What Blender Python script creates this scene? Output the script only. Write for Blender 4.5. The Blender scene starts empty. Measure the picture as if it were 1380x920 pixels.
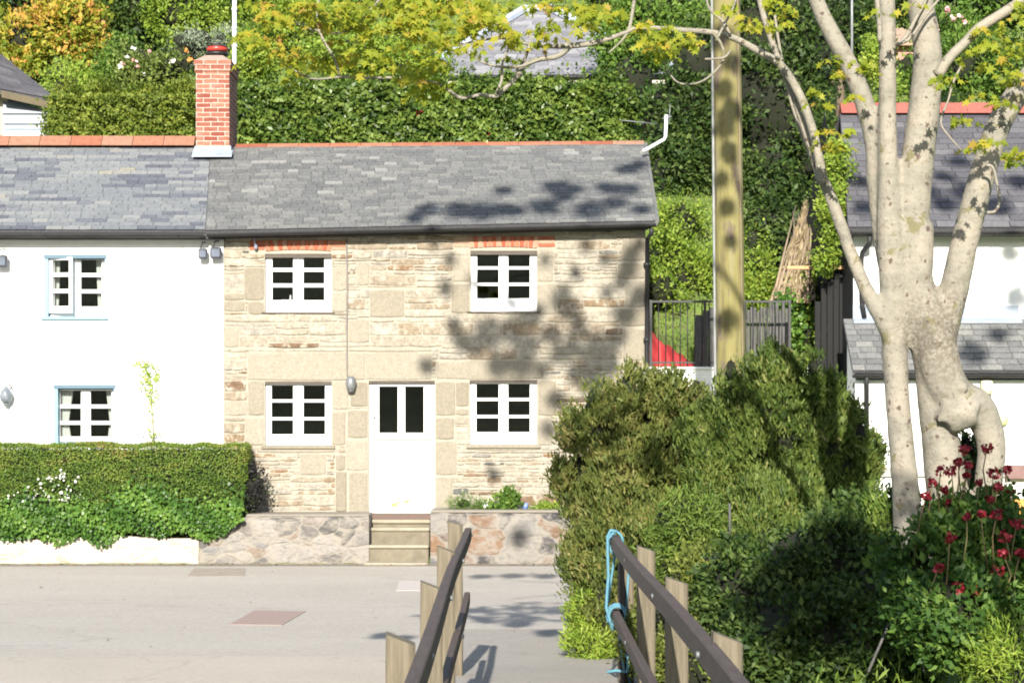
import bpy, math, random
import numpy as np
from mathutils import Vector, Matrix
random.seed(7); rng = np.random.default_rng(7)
S = bpy.context.scene
COL = S.collection
R = math.radians
# ------------------------------------------------------------------ camera, sky, sun, exposure
F = 2760.0; CX, CY, EYE = 690.0, 557.0, 2.15
cam_d = bpy.data.cameras.new('camera'); cam = bpy.data.objects.new('camera', cam_d); COL.objects.link(cam)
cam.location = (0, 0, EYE); cam.rotation_euler = (R(90), 0, 0)
cam_d.sensor_width = 36; cam_d.lens = 36*F/1380; cam_d.shift_y = (CY-460)/1380
cam_d.clip_start = 0.1; cam_d.clip_end = 2000
S.camera = cam
SUN_EL, SUN_AZ = 25.0, 4.0           # sun behind the camera, slightly to the left
w = bpy.data.worlds.new('World'); S.world = w; w.use_nodes = True
nt = w.node_tree; bg = nt.nodes['Background']
sky = nt.nodes.new('ShaderNodeTexSky'); sky.sky_type = 'NISHITA'; sky.sun_disc = False
sky.sun_elevation = R(SUN_EL); sky.sun_rotation = R(180+SUN_AZ)
nt.links.new(sky.outputs[0], bg.inputs[0]); bg.inputs[1].default_value = 0.095
sd = bpy.data.lights.new('sun', 'SUN'); sd.energy = 4.6; sd.angle = R(0.55); sd.color = (1.0, .94, .84)
sun = bpy.data.objects.new('sun', sd); COL.objects.link(sun)
TO_SUN = Vector((-math.sin(R(SUN_AZ))*math.cos(R(SUN_EL)), -math.cos(R(SUN_AZ))*math.cos(R(SUN_EL)), math.sin(R(SUN_EL))))
sun.rotation_euler = TO_SUN.to_track_quat('Z', 'Y').to_euler(); sun.location = (-3, -10, 15)
S.view_settings.view_transform = 'Standard'; S.view_settings.look = 'None'
S.view_settings.exposure = 1.15; S.view_settings.gamma = 1
S.render.engine = 'CYCLES'; S.cycles.filter_width = 1.9
S.cycles.max_bounces = 6; S.cycles.diffuse_bounces = 3; S.cycles.transparent_max_bounces = 8

def W(px, py, D): return np.array([(px-CX)*D/F, D, EYE+(CY-py)*D/F])
def X(px, D): return (px-CX)*D/F
def Z(py, D): return EYE+(CY-py)*D/F
def MPX(D): return D/F               # metres per pixel of the 1380 px picture

# ------------------------------------------------------------------ materials
MATS = {}
def _nodes(name):
    m = bpy.data.materials.new(name); m.use_nodes = True
    t = m.node_tree; return m, t, t.nodes['Principled BSDF']
def N(t, typ, **kw):
    n = t.nodes.new(typ)
    for k, v in kw.items(): setattr(n, k, v)
    return n
def ramp(t, fac, stops, interp='LINEAR'):
    r = N(t, 'ShaderNodeValToRGB'); cr = r.color_ramp; cr.interpolation = interp
    cr.elements[0].position, cr.elements[0].color = stops[0][0], (*stops[0][1], 1)
    cr.elements[1].position, cr.elements[1].color = stops[-1][0], (*stops[-1][1], 1)
    for p, c in stops[1:-1]:
        e = cr.elements.new(p); e.color = (*c, 1)
    t.links.new(fac, r.inputs[0]); return r.outputs[0]
def noise(t, vec, scale, detail=4, rough=.55, dist=0):
    n = N(t, 'ShaderNodeTexNoise'); n.inputs['Scale'].default_value = scale
    n.inputs['Detail'].default_value = detail; n.inputs['Roughness'].default_value = rough
    n.inputs['Distortion'].default_value = dist
    t.links.new(vec, n.inputs['Vector']); return n.outputs['Fac']
def coords(t, kind='Object', scale=(1,1,1)):
    tc = N(t, 'ShaderNodeTexCoord'); mp = N(t, 'ShaderNodeMapping'); mp.inputs['Scale'].default_value = scale
    t.links.new(tc.outputs[kind], mp.inputs[0]); return mp.outputs[0]
def mixc(t, fac, a, b, mode='MIX'):
    m = N(t, 'ShaderNodeMix'); m.data_type = 'RGBA'; m.blend_type = mode
    if isinstance(fac, (int, float)): m.inputs[0].default_value = fac
    else: t.links.new(fac, m.inputs[0])
    for i, v in ((6, a), (7, b)):
        if isinstance(v, tuple): m.inputs[i].default_value = (*v, 1)
        else: t.links.new(v, m.inputs[i])
    return m.outputs[2]
def bump(t, p, h, strength=.3, dist=.01):
    b = N(t, 'ShaderNodeBump'); b.inputs['Strength'].default_value = strength; b.inputs['Distance'].default_value = dist
    t.links.new(h, b.inputs['Height']); t.links.new(b.outputs[0], p.inputs['Normal'])
def plain(name, c1, c2=None, scale=6, rough=.7, b=.2, stretch=(1,1,1), metal=0, bdist=.01):
    if name in MATS: return MATS[name]
    m, t, p = _nodes(name); v = coords(t, 'Object', stretch)
    c2 = c2 or tuple(x*.8 for x in c1)
    n = noise(t, v, scale, 6, .6); n2 = noise(t, v, scale*5, 3)
    col = ramp(t, n, [(.35, c1), (.65, c2)])
    col = mixc(t, .25, col, ramp(t, n2, [(.3, tuple(x*.75 for x in c1)), (.7, tuple(min(1, x*1.2) for x in c2))]))
    t.links.new(col, p.inputs['Base Color']); p.inputs['Roughness'].default_value = rough
    p.inputs['Metallic'].default_value = metal
    if b: bump(t, p, n2, b, bdist)
    MATS[name] = m; return m
def attr_mat(name, stops, rough=.75, nscale=18, namount=.35, b=.5, spec=.3, stretch=(1,1,1), bdist=.01, interp='LINEAR', dirt=None):
    """colour from the per-face random value 'rnd', broken up with noise"""
    m, t, p = _nodes(name); a = N(t, 'ShaderNodeAttribute'); a.attribute_name = 'rnd'
    col = ramp(t, a.outputs['Fac'], stops, interp)
    v = coords(t, 'Object', stretch); n = noise(t, v, nscale, 6, .65)
    g = ramp(t, n, [(.25, (1-namount,)*3), (.75, (1+namount*.6,)*3)])
    col = mixc(t, 1.0, col, g, 'MULTIPLY')
    if dirt:
        n3 = noise(t, v, dirt[1], 5, .7)
        fac = ramp(t, n3, [(dirt[2], (0,0,0)), (dirt[2]+.12, (1,1,1))])
        col = mixc(t, fac, col, dirt[0])
    t.links.new(col, p.inputs['Base Color']); p.inputs['Roughness'].default_value = rough
    p.inputs['Specular IOR Level'].default_value = spec
    bump(t, p, n, b, bdist); MATS[name] = m; return m
def leaf_mat(name, stops, trans=.3, rough=.55):
    if name in MATS: return MATS[name]
    m, t, p = _nodes(name); a = N(t, 'ShaderNodeAttribute'); a.attribute_name = 'rnd'
    col = ramp(t, a.outputs['Fac'], stops)
    t.links.new(col, p.inputs['Base Color']); p.inputs['Roughness'].default_value = rough
    p.inputs['Specular IOR Level'].default_value = .25
    tr = N(t, 'ShaderNodeBsdfTranslucent'); bright = mixc(t, 1.0, col, (1.25, 1.35, .7), 'MULTIPLY')
    t.links.new(bright, tr.inputs[0])
    mx = N(t, 'ShaderNodeMixShader'); mx.inputs[0].default_value = trans
    t.links.new(p.outputs[0], mx.inputs[1]); t.links.new(tr.outputs[0], mx.inputs[2])
    t.links.new(mx.outputs[0], t.nodes['Material Output'].inputs[0]); MATS[name] = m; return m

# ------------------------------------------------------------------ mesh builder
class MB:
    def __init__(s): s.v = []; s.f = []; s.r = []; s.sm = []
    def add(s, vs, fs, rnd=None, smooth=False):
        o = len(s.v); s.v += [tuple(map(float, q)) for q in vs]
        rnd = random.random() if rnd is None else rnd
        for f in fs: s.f.append(tuple(i+o for i in f)); s.r.append(rnd); s.sm.append(smooth)
    def box(s, a, b, rnd=None, jit=0):
        x0,y0,z0 = a; x1,y1,z1 = b
        v = [(x0,y0,z0),(x1,y0,z0),(x1,y1,z0),(x0,y1,z0),(x0,y0,z1),(x1,y0,z1),(x1,y1,z1),(x0,y1,z1)]
        if jit: v = [tuple(c+random.uniform(-jit, jit) for c in q) for q in v]
        s.hexa(v, rnd)
    def hexa(s, v, rnd=None):
        s.add(v, [(0,3,2,1),(4,5,6,7),(0,1,5,4),(1,2,6,5),(2,3,7,6),(3,0,4,7)], rnd)
    def bbox(s, a, b, bev=.006, rnd=None):
        """box with chamfered front/side edges (all 12 edges)"""
        x0,y0,z0 = a; x1,y1,z1 = b; e = min(bev, .45*min(abs(x1-x0), abs(y1-y0), abs(z1-z0)))
        c = [(x0,x1),(y0,y1),(z0,z1)]; vs = []; idx = {}
        for i in (0,1):
            for j in (0,1):
                for k in (0,1):
                    for ax in range(3):
                        p = []
                        for d,q in enumerate((i,j,k)):
                            base = c[d][q]; p.append(base if d == ax else base + (e if q == 0 else -e))
                        idx[(i,j,k,ax)] = len(vs); vs.append(p)
        fs = []
        for ax in range(3):
            o = [d for d in range(3) if d != ax]
            for q in (0,1):
                f = []
                for (m,n) in ((0,0),(1,0),(1,1),(0,1)):
                    t = [0,0,0]; t[ax] = q; t[o[0]] = m; t[o[1]] = n; f.append(idx[(*t, ax)])
                fs.append(f)
        for ax in range(3):
            o = [d for d in range(3) if d != ax]
            for m in (0,1):
                for n in (0,1):
                    t0 = [0,0,0]; t0[o[0]] = m; t0[o[1]] = n; t1 = list(t0); t1[ax] = 1
                    fs.append([idx[(*t0,o[0])], idx[(*t0,o[1])], idx[(*t1,o[1])], idx[(*t1,o[0])]])
        for i in (0,1):
            for j in (0,1):
                for k in (0,1): fs.append([idx[(i,j,k,0)], idx[(i,j,k,1)], idx[(i,j,k,2)]])
        s.add(vs, fs, rnd)
    def tube(s, pts, rad, n=8, cap=True, rnd=None, smooth=True, rough=0):
        pts = [Vector(p) for p in pts]
        if not hasattr(rad, '__len__'): rad = [rad]*len(pts)
        vs = []; up = None
        for i, p in enumerate(pts):
            d = (pts[min(i+1, len(pts)-1)] - pts[max(i-1, 0)]).normalized()
            if up is None:
                up = Vector((0,0,1)) if abs(d.z) < .9 else Vector((0,1,0))
            a = (up - d*up.dot(d)).normalized(); b = d.cross(a); up = a
            for k in range(n):
                t = 2*math.pi*k/n; rr = rad[i]*(1+random.uniform(-rough, rough))
                vs.append(p + (a*math.cos(t)+b*math.sin(t))*rr)
        fs = [(i*n+k, i*n+(k+1) % n, (i+1)*n+(k+1) % n, (i+1)*n+k) for i in range(len(pts)-1) for k in range(n)]
        if cap: fs += [tuple(range(n))[::-1], tuple(range((len(pts)-1)*n, len(pts)*n))]
        s.add(vs, fs, rnd, smooth)
    def lathe(s, c, prof, n=20, rnd=None):
        vs = []; 
        for (r, z) in prof:
            for k in range(n):
                t = 2*math.pi*k/n; vs.append((c[0]+r*math.cos(t), c[1]+r*math.sin(t), c[2]+z))
        fs = [(i*n+k, i*n+(k+1) % n, (i+1)*n+(k+1) % n, (i+1)*n+k) for i in range(len(prof)-1) for k in range(n)]
        fs += [tuple(range(n))[::-1], tuple(range((len(prof)-1)*n, len(prof)*n))]
        s.add(vs, fs, rnd, True)
    def build(s, name, mat, parent=None, uv=False):
        base = Vector((0,0,0)); q = parent
        while q is not None: base = base + q.location; q = q.parent
        me = bpy.data.meshes.new(name)
        me.from_pydata([(a[0]-base.x, a[1]-base.y, a[2]-base.z) for a in s.v], [], s.f)
        me.polygons.foreach_set('use_smooth', s.sm)
        at = me.attributes.new('rnd', 'FLOAT', 'FACE'); at.data.foreach_set('value', s.r)
        if uv:
            l = me.uv_layers.new(name='UVMap'); me.update()
            for p in me.polygons:
                n = p.normal; ax = max(range(3), key=lambda i: abs(n[i]))
                for li in p.loop_indices:
                    c = me.vertices[me.loops[li].vertex_index].co
                    l.data[li].uv = (c.y, c.z) if ax == 0 else ((c.x, c.z) if ax == 1 else (c.x, c.y))
        me.materials.append(mat); me.update()
        o = bpy.data.objects.new(name, me); COL.objects.link(o)
        if parent: o.parent = parent
        return o

def tag(o, label, cat, group=None, kind=None):
    if label: o['label'] = label
    if cat: o['category'] = cat
    if group: o['group'] = group
    if kind: o['kind'] = kind
    return o
def thing(name, loc, label, cat, group=None):
    o = bpy.data.objects.new(name, None); COL.objects.link(o); o.location = tuple(map(float, loc))
    o.empty_display_size = .2
    bpy.context.view_layer.update() if False else None
    return tag(o, label, cat, group)
def structure(o): o['kind'] = 'structure'; return o

# ------------------------------------------------------------------ foliage
TPL = {
 'oval': [(-.5,0,0),(-.1,-.27,.06),(.5,0,0),(-.1,.27,.06)],
 'round': [(-.5,0,0),(-.2,-.36,.05),(.25,-.33,.05),(.5,0,0),(.25,.33,.05),(-.2,.36,.05)],
 'blade': [(-.5,-.05,0),(.1,-.09,.02),(.5,0,0),(.1,.09,.02)],
 'sprig': [(-.5,0,0),(-.15,-.16,.03),(.05,-.07,0),(.2,-.13,.02),(.5,0,0),(.2,.13,.02),(.05,.07,0),(-.15,.16,.03)],
 'maple': [(-.42,0,0),(-.22,-.1,0),(-.3,-.42,-.05),(-.02,-.2,.02),(.16,-.5,-.06),(.18,-.16,.03),(.56,0,-.04),(.18,.16,.03),(.16,.5,-.06),(-.02,.2,.02),(-.3,.42,-.05),(-.22,.1,0)],
}
def leaf_mesh(name, tpl, pos, dirs, size, rnd, mat, parent=None, spin=math.pi, nrm=None, core=None):
    """one mesh of many leaf faces; leaf length axis = dirs, leaf normal turned towards nrm"""
    T = np.array(TPL[tpl]); k = len(T); n = len(pos)
    d = dirs/np.maximum(np.linalg.norm(dirs, axis=1, keepdims=True), 1e-6)
    if nrm is None: nrm = rng.normal(size=(n,3))
    u = nrm + rng.normal(size=(n,3))*.45
    b = np.cross(u, d); b /= np.maximum(np.linalg.norm(b, axis=1, keepdims=True), 1e-6)
    c = np.cross(d, b)
    V = pos[:,None,:] + size[:,None,None]*(T[None,:,0,None]*d[:,None,:] + T[None,:,1,None]*b[:,None,:] + T[None,:,2,None]*c[:,None,:])
    V = V.reshape(-1,3)
    starts = np.arange(n)*k; tot = np.full(n, k); loops = np.arange(n*k); rr = rnd
    if core is not None:
        cv, cf, cr = core; o = len(V); V = np.vstack([V, cv])
        l = np.array(cf).reshape(-1)+o; starts = np.concatenate([starts, n*k+np.arange(len(cf))*4]); tot = np.concatenate([tot, np.full(len(cf), 4)])
        loops = np.concatenate([loops, l]); rr = np.concatenate([rnd, cr])
    base = np.zeros(3); q = parent
    while q is not None: base = base + np.array(q.location); q = q.parent
    V = V - base
    me = bpy.data.meshes.new(name)
    me.vertices.add(len(V)); me.vertices.foreach_set('co', V.astype(np.float32).ravel())
    me.loops.add(len(loops)); me.loops.foreach_set('vertex_index', loops.astype(np.int32))
    me.polygons.add(len(starts)); me.polygons.foreach_set('loop_start', starts.astype(np.int32)); me.polygons.foreach_set('loop_total', tot.astype(np.int32))
    me.update(calc_edges=True); me.validate()
    at = me.attributes.new('rnd', 'FLOAT', 'FACE')
    if len(me.polygons) == len(rr): at.data.foreach_set('value', np.clip(rr, 0, 1).astype(np.float32))
    me.materials.append(mat)
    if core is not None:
        me.materials.append(M_CORE_SHADE); idx = np.zeros(len(me.polygons), np.int32); idx[n:] = 1; me.polygons.foreach_set('material_index', idx)
    o = bpy.data.objects.new(name, me); COL.objects.link(o)
    if parent: o.parent = parent
    return o
M_CORE_SHADE = plain('crown_inner_shade', (.030,.034,.014), (.016,.020,.008), 25, .95, 1.0, bdist=.04)  # dark core colour paints the inner shade of crowns and hedges
def sph(n):
    v = rng.normal(size=(n,3)); return v/np.linalg.norm(v, axis=1, keepdims=True)
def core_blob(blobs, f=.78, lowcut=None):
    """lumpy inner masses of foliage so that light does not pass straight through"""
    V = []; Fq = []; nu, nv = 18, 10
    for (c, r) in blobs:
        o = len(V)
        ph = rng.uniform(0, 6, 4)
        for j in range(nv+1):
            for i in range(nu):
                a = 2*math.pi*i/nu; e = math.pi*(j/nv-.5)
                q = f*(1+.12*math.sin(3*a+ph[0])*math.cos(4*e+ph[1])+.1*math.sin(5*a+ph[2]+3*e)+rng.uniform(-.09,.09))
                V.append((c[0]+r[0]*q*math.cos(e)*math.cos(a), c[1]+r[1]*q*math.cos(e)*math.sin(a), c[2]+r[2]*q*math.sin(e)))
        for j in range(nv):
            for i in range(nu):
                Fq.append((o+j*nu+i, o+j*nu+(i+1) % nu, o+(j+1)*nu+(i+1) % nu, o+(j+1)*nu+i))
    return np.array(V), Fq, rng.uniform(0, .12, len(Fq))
def foliage(name, blobs, mat, n_cl, per, cl_r, leaf, tpl='oval', parent=None, up=.3, core=.75, shell=(.66,1.10), face=None, spread=.9, minz=None, hue=.62, gap=.28):
    per = int(per*1.9); leaf *= .70; core = core*.93 if core else core
    """blobs: list of (centre, radii). Leaves sit in clumps over the blobs' outer shell."""
    areas = np.array([r[0]*r[2]+r[1]*r[2]+r[0]*r[1] for _, r in blobs]); areas = areas/areas.sum()
    pos = []; dr = []; rn = []; nm = []
    gph = rng.uniform(0, 6, 3)
    which = rng.choice(len(blobs), int(n_cl*1.2), p=areas)
    for bi in which:
        c, r = blobs[bi]; c = np.array(c); r = np.array(r)
        s = sph(1)[0]
        if face is None or face:      # most of a crown's clumps on the sides that can be seen
            if s[1] > .35 and rng.random() < .6: s[1] = -s[1]
        q = rng.uniform(*shell)
        cc = c + r*s*q
        wl = 2*math.pi/(cl_r*7.5)
        gv = math.sin(cc[0]*wl+gph[0]+1.3*math.sin(cc[2]*wl*.7))*math.sin(cc[2]*wl*1.1+gph[1]+1.1*math.sin(cc[0]*wl*.6))+.35*math.sin(cc[1]*wl+gph[2])
        if gv < -gap and rng.random() < .9: continue
        if minz is not None and cc[2] < minz: cc[2] = minz+abs(rng.normal())*.03
        out = s/r; out /= np.linalg.norm(out)
        m = max(3, int(per*rng.uniform(.6, 1.4)))
        off = rng.normal(size=(m,3))*cl_r*.5
        p = cc + off
        dd = out*.7 + np.array([0,0,up]) + rng.normal(size=(m,3))*spread*.6
        pos.append(p); dr.append(dd); nm.append(np.tile(out, (m,1))+np.array([0,-.3,.5]))
        base = rng.random(); rn.append(np.clip(hue*base + (1-hue)*rng.random(m) + .12*gv, 0, 1))
    pos = np.vstack(pos); dr = np.vstack(dr); rn = np.concatenate(rn); nm = np.vstack(nm)
    sz = leaf*rng.uniform(.45, 1.6, len(pos))
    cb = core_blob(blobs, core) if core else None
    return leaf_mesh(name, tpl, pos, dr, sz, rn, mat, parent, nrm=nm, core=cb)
def PB(px, py, D, rx, ry, rd=None):
    """blob from a picture position at distance D"""
    m = MPX(D); return (W(px, py, D), np.array([rx*m, (rd if rd else (rx+ry)*.5*m), ry*m]))

G_DARK = leaf_mat('dark_evergreen_leaf', [(0,(.008,.018,.005)),(.5,(.035,.07,.014)),(1,(.12,.17,.04))])
G_LAUREL = leaf_mat('laurel_leaf', [(0,(.016,.035,.008)),(.35,(.06,.11,.018)),(1,(.22,.29,.06))], .25, .38)
G_MID = leaf_mat('mid_green_leaf', [(0,(.03,.07,.012)),(.5,(.09,.17,.025)),(1,(.20,.28,.05))])
G_LIGHT = leaf_mat('light_green_leaf', [(0,(.06,.11,.012)),(.5,(.17,.26,.03)),(1,(.34,.40,.07))])
G_LIME = leaf_mat('lime_leaf', [(0,(.10,.16,.02)),(.5,(.24,.34,.05)),(1,(.42,.48,.09))], .4)
G_OLIVE = leaf_mat('olive_needle', [(0,(.028,.048,.011)),(.35,(.090,.120,.026)),(.75,(.165,.175,.045)),(1,(.27,.225,.09))], .25)
G_OLIVE2 = leaf_mat('green_olive_needle', [(0,(.026,.05,.011)),(.4,(.080,.125,.024)),(.8,(.15,.19,.04)),(1,(.23,.22,.08))], .25)
G_FERN = leaf_mat('bright_conifer_needle', [(0,(.03,.065,.012)),(.5,(.095,.155,.026)),(1,(.20,.26,.05))], .25)
G_ORANGE = leaf_mat('orange_yellow_leaf', [(0,(.06,.11,.015)),(.45,(.25,.28,.03)),(.75,(.44,.30,.045)),(1,(.50,.23,.08))], .3)
G_MAPLE = leaf_mat('spring_maple_leaf', [(0,(.10,.14,.015)),(.45,(.25,.29,.025)),(.8,(.38,.33,.035)),(1,(.40,.20,.07))], .45)
G_SILVER = leaf_mat('silver_leaf', [(0,(.16,.22,.15)),(.5,(.28,.34,.24)),(1,(.42,.46,.34))], .2)
G_HEDGE = leaf_mat('clipped_hedge_leaf', [(0,(.03,.065,.010)),(.45,(.10,.17,.024)),(.8,(.20,.24,.045)),(1,(.34,.20,.09))], .2)
G_IVY = leaf_mat('ivy_leaf', [(0,(.025,.065,.012)),(.5,(.08,.17,.028)),(1,(.20,.31,.06))], .25, .4)
G_DRY = leaf_mat('dry_stem', [(0,(.12,.09,.05)),(1,(.38,.30,.18))], .1)
RED_FL = leaf_mat('red_petal', [(0,(.16,.006,.014)),(.5,(.30,.018,.035)),(1,(.46,.07,.09))], .2)
PINK_FL = leaf_mat('pink_petal', [(0,(.65,.25,.30)),(1,(.85,.60,.58))], .2)
WHITE_FL = leaf_mat('white_petal', [(0,(.7,.68,.62)),(1,(.85,.85,.8))], .2)
BLUEF = leaf_mat('pale_blue_petal', [(0,(.35,.4,.6)),(1,(.6,.65,.8))], .2)
ORF = leaf_mat('orange_petal', [(0,(.7,.25,.06)),(1,(.8,.4,.12))], .2)

# ------------------------------------------------------------------ other materials
M_WHITE = plain('limewash', (.80,.80,.78), (.74,.74,.72), 1.3, .85, .25)
M_PAINT = plain('white_gloss_paint', (.80,.80,.80), (.76,.76,.76), 8, .4, .05)
M_BLUE = plain('pale_blue_paint', (.20,.34,.42), (.17,.30,.38), 8, .5, .05)
M_GUT = plain('black_gutter_plastic', (.010,.010,.012), (.020,.020,.022), 3, .6, .05)
M_GREYM = plain('galvanised_metal', (.22,.23,.23), (.15,.16,.17), 9, .45, .1, metal=.3)
M_LEAD = plain('lead_flashing', (.30,.34,.40), (.22,.26,.32), 7, .6, .2)
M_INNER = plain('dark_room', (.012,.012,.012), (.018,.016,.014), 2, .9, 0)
M_CURT = plain('white_curtain', (.75,.74,.70), (.65,.63,.58), 10, .9, .2, (6,1,1))
M_TIMBER = plain('shade_dark_timber', (.115,.095,.078), (.075,.062,.05), 6, .85, .4, (1,1,6))  # dark tone stands in for the shadow under the lintels
M_TERRA = attr_mat('terracotta_ridge', [(0,(.22,.07,.042)),(.5,(.29,.115,.068)),(1,(.28,.16,.11))], .8, 14, .3)
M_SLATE_L = attr_mat('patched_slate', [(0,(.10,.107,.13)),(.15,(.125,.135,.158)),(.3,(.165,.178,.192)),(.8,(.205,.215,.222)),(.975,(.235,.242,.242)),(1,(.27,.255,.21))], .75, 22, .35, .5, stretch=(1,1,1))
M_SLATE_R = attr_mat('lichened_slate', [(0,(.125,.128,.13)),(.4,(.155,.158,.158)),(.85,(.185,.185,.178)),(.98,(.21,.21,.20)),(1,(.26,.26,.25))], .8, 26, .45, .6, dirt=((.36,.36,.33), 9, .66))
M_SLATE_D = attr_mat('dark_slate', [(0,(.085,.083,.095)),(.6,(.115,.112,.122)),(1,(.15,.147,.155))], .75, 18, .35, .4)
M_STONE = attr_mat('rubble_stone', [(0,(.10,.08,.06)),(.08,(.21,.125,.07)),(.2,(.225,.165,.105)),(.42,(.285,.25,.195)),(.7,(.33,.30,.245)),(.85,(.27,.25,.215)),(1,(.11,.11,.105))], .9, 20, .45, .8, bdist=.02, dirt=((.38,.345,.28), 6, .50))
M_GRAN = attr_mat('dressed_granite', [(0,(.225,.198,.15)),(.5,(.26,.232,.18)),(1,(.30,.27,.215))], .9, 35, .3, .5, dirt=((.25,.215,.165), 3, .6))
M_MORT = plain('lime_mortar', (.38,.345,.28), (.31,.275,.22), 9, .95, .8, bdist=.02)
M_BRICKS = attr_mat('arch_brick', [(0,(.32,.075,.035)),(.5,(.36,.11,.06)),(.8,(.37,.18,.11)),(1,(.38,.27,.19))], .85, 25, .3)
M_CONC = plain('shaded_riser_concrete', (.20,.175,.125), (.13,.112,.08), 7, .9, .5)
M_REDSTEP = plain('red_step_paint', (.13,.075,.06), (.10,.07,.055), 7, .7, .3)
M_POSTW = plain('weathered_post', (.195,.165,.115), (.11,.092,.062), 5, .9, .7, (9,9,1))
M_POSTE = plain('sawn_post_end', (.42,.37,.29), (.30,.27,.2), 20, .9, .5)
M_RAILW = plain('dark_rail_wood', (.105,.075,.062), (.06,.045,.04), 5, .7, .6, (9,.9,9))
M_ROPE = plain('blue_rope', (.07,.21,.29), (.11,.27,.34), 60, .6, .5)
M_BLACK = plain('black_iron', (.012,.012,.013), (.02,.02,.02), 8, .5, .1)
M_REDTARP = plain('red_tarpaulin', (.48,.05,.05), (.20,.015,.02), 2.2, .5, .5)
M_GREYWOOD = plain('grey_fence_board', (.13,.125,.12), (.055,.055,.055), 4, .9, .5, (10,10,1))
M_DRYSTONE = None
def brick_mat():
    m, t, p = _nodes('chimney_brick'); uv = coords(t, 'UV'); b = N(t, 'ShaderNodeTexBrick')
    b.inputs['Scale'].default_value = 1; b.inputs['Brick Width'].default_value = .225; b.inputs['Row Height'].default_value = .075
    b.inputs['Mortar Size'].default_value = .007; b.inputs['Mortar Smooth'].default_value = .2
    b.inputs['Color1'].default_value = (.19,.045,.028,1); b.inputs['Color2'].default_value = (.31,.13,.085,1); b.inputs['Mortar'].default_value = (.42,.36,.30,1)
    nd = noise(t, uv, 6, 3); 
    ad = N(t, 'ShaderNodeVectorMath', operation='MULTIPLY_ADD'); cmb = N(t, 'ShaderNodeCombineXYZ')
    t.links.new(nd, cmb.inputs[0]); t.links.new(nd, cmb.inputs[1])
    t.links.new(cmb.outputs[0], ad.inputs[0]); ad.inputs[1].default_value = (.03,.025,0); t.links.new(uv, ad.inputs[2])
    t.links.new(ad.outputs[0], b.inputs[0])
    n = noise(t, uv, 14, 5, .7); col = mixc(t, 1.0, b.outputs[0], ramp(t, n, [(.3, (.75,)*3), (.7, (1.2,)*3)]), 'MULTIPLY')
    n2 = noise(t, uv, 4, 4); col = mixc(t, ramp(t, n2, [(.55, (0,0,0)), (.75, (.4,)*3)]), col, (.40,.31,.25))
    t.links.new(col, p.inputs['Base Color']); p.inputs['Roughness'].default_value = .9
    inv = N(t, 'ShaderNodeMath', operation='SUBTRACT'); inv.inputs[0].default_value = 1; t.links.new(b.outputs['Fac'], inv.inputs[1])
    bump(t, p, inv.outputs[0], .6, .01); return m
M_BRICK = brick_mat()
def glass_mat():
    m = bpy.data.materials.new('window_glass'); m.use_nodes = True; t = m.node_tree
    t.nodes.remove(t.nodes['Principled BSDF']); g = N(t, 'ShaderNodeBsdfGlossy'); g.inputs['Roughness'].default_value = .02
    tr = N(t, 'ShaderNodeBsdfTransparent'); tr.inputs[0].default_value = (.82,.85,.85,1)
    fr = N(t, 'ShaderNodeFresnel'); fr.inputs[0].default_value = 1.5
    mx = N(t, 'ShaderNodeMixShader'); t.links.new(fr.outputs[0], mx.inputs[0])
    t.links.new(tr.outputs[0], mx.inputs[1]); t.links.new(g.outputs[0], mx.inputs[2])
    t.links.new(mx.outputs[0], t.nodes['Material Output'].inputs[0]); return m
M_GLASS = glass_mat()
def rubble_wall_mat(name, cols, mortar, scale=3.2, disp=.02):
    m, t, p = _nodes(name); v = coords(t, 'Object', (1, 1, 1.7))
    nz = N(t, 'ShaderNodeTexNoise'); nz.inputs['Scale'].default_value = 3; t.links.new(v, nz.inputs['Vector'])
    ad = N(t, 'ShaderNodeVectorMath', operation='MULTIPLY_ADD'); t.links.new(nz.outputs['Color'], ad.inputs[0]); ad.inputs[1].default_value = (.3,.3,.3); t.links.new(v, ad.inputs[2])
    vo = N(t, 'ShaderNodeTexVoronoi'); vo.inputs['Scale'].default_value = scale; t.links.new(ad.outputs[0], vo.inputs['Vector'])
    ve = N(t, 'ShaderNodeTexVoronoi', feature='DISTANCE_TO_EDGE'); ve.inputs['Scale'].default_value = scale; t.links.new(ad.outputs[0], ve.inputs['Vector'])
    sep = N(t, 'ShaderNodeSeparateColor'); t.links.new(vo.outputs['Color'], sep.inputs[0])
    col = ramp(t, sep.outputs[0], cols, 'CONSTANT' if False else 'LINEAR')
    n = noise(t, v, 14, 6, .7); col = mixc(t, 1.0, col, ramp(t, n, [(.3, (.6,)*3), (.7, (1.25,)*3)]), 'MULTIPLY')
    n2 = noise(t, v, 4, 6, .75); col = mixc(t, ramp(t, n2, [(.44, (0,0,0)), (.6, (.85,)*3)]), col, mortar)
    ed = ramp(t, ve.outputs[0], [(.01, (.8,)*3), (.07, (0,0,0))]); col = mixc(t, ed, col, mortar)
    t.links.new(col, p.inputs['Base Color']); p.inputs['Roughness'].default_value = .95
    s = ramp(t, ve.outputs[0], [(0, (0,0,0)), (.15, (1,1,1))]); h = mixc(t, .35, s, n); bump(t, p, h, .9, disp); return m
M_RUB = rubble_wall_mat('field_stone_wall', [(0,(.08,.078,.075)),(.3,(.17,.155,.14)),(.5,(.20,.15,.11)),(.62,(.17,.165,.16)),(1,(.26,.24,.215))], (.25,.225,.19))
M_RUBD = rubble_wall_mat('dark_field_stone', [(0,(.03,.03,.037)),(.35,(.10,.09,.09)),(.45,(.19,.11,.06)),(.6,(.11,.11,.12)),(1,(.22,.205,.18))], (.23,.21,.18), 2.3)
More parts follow.
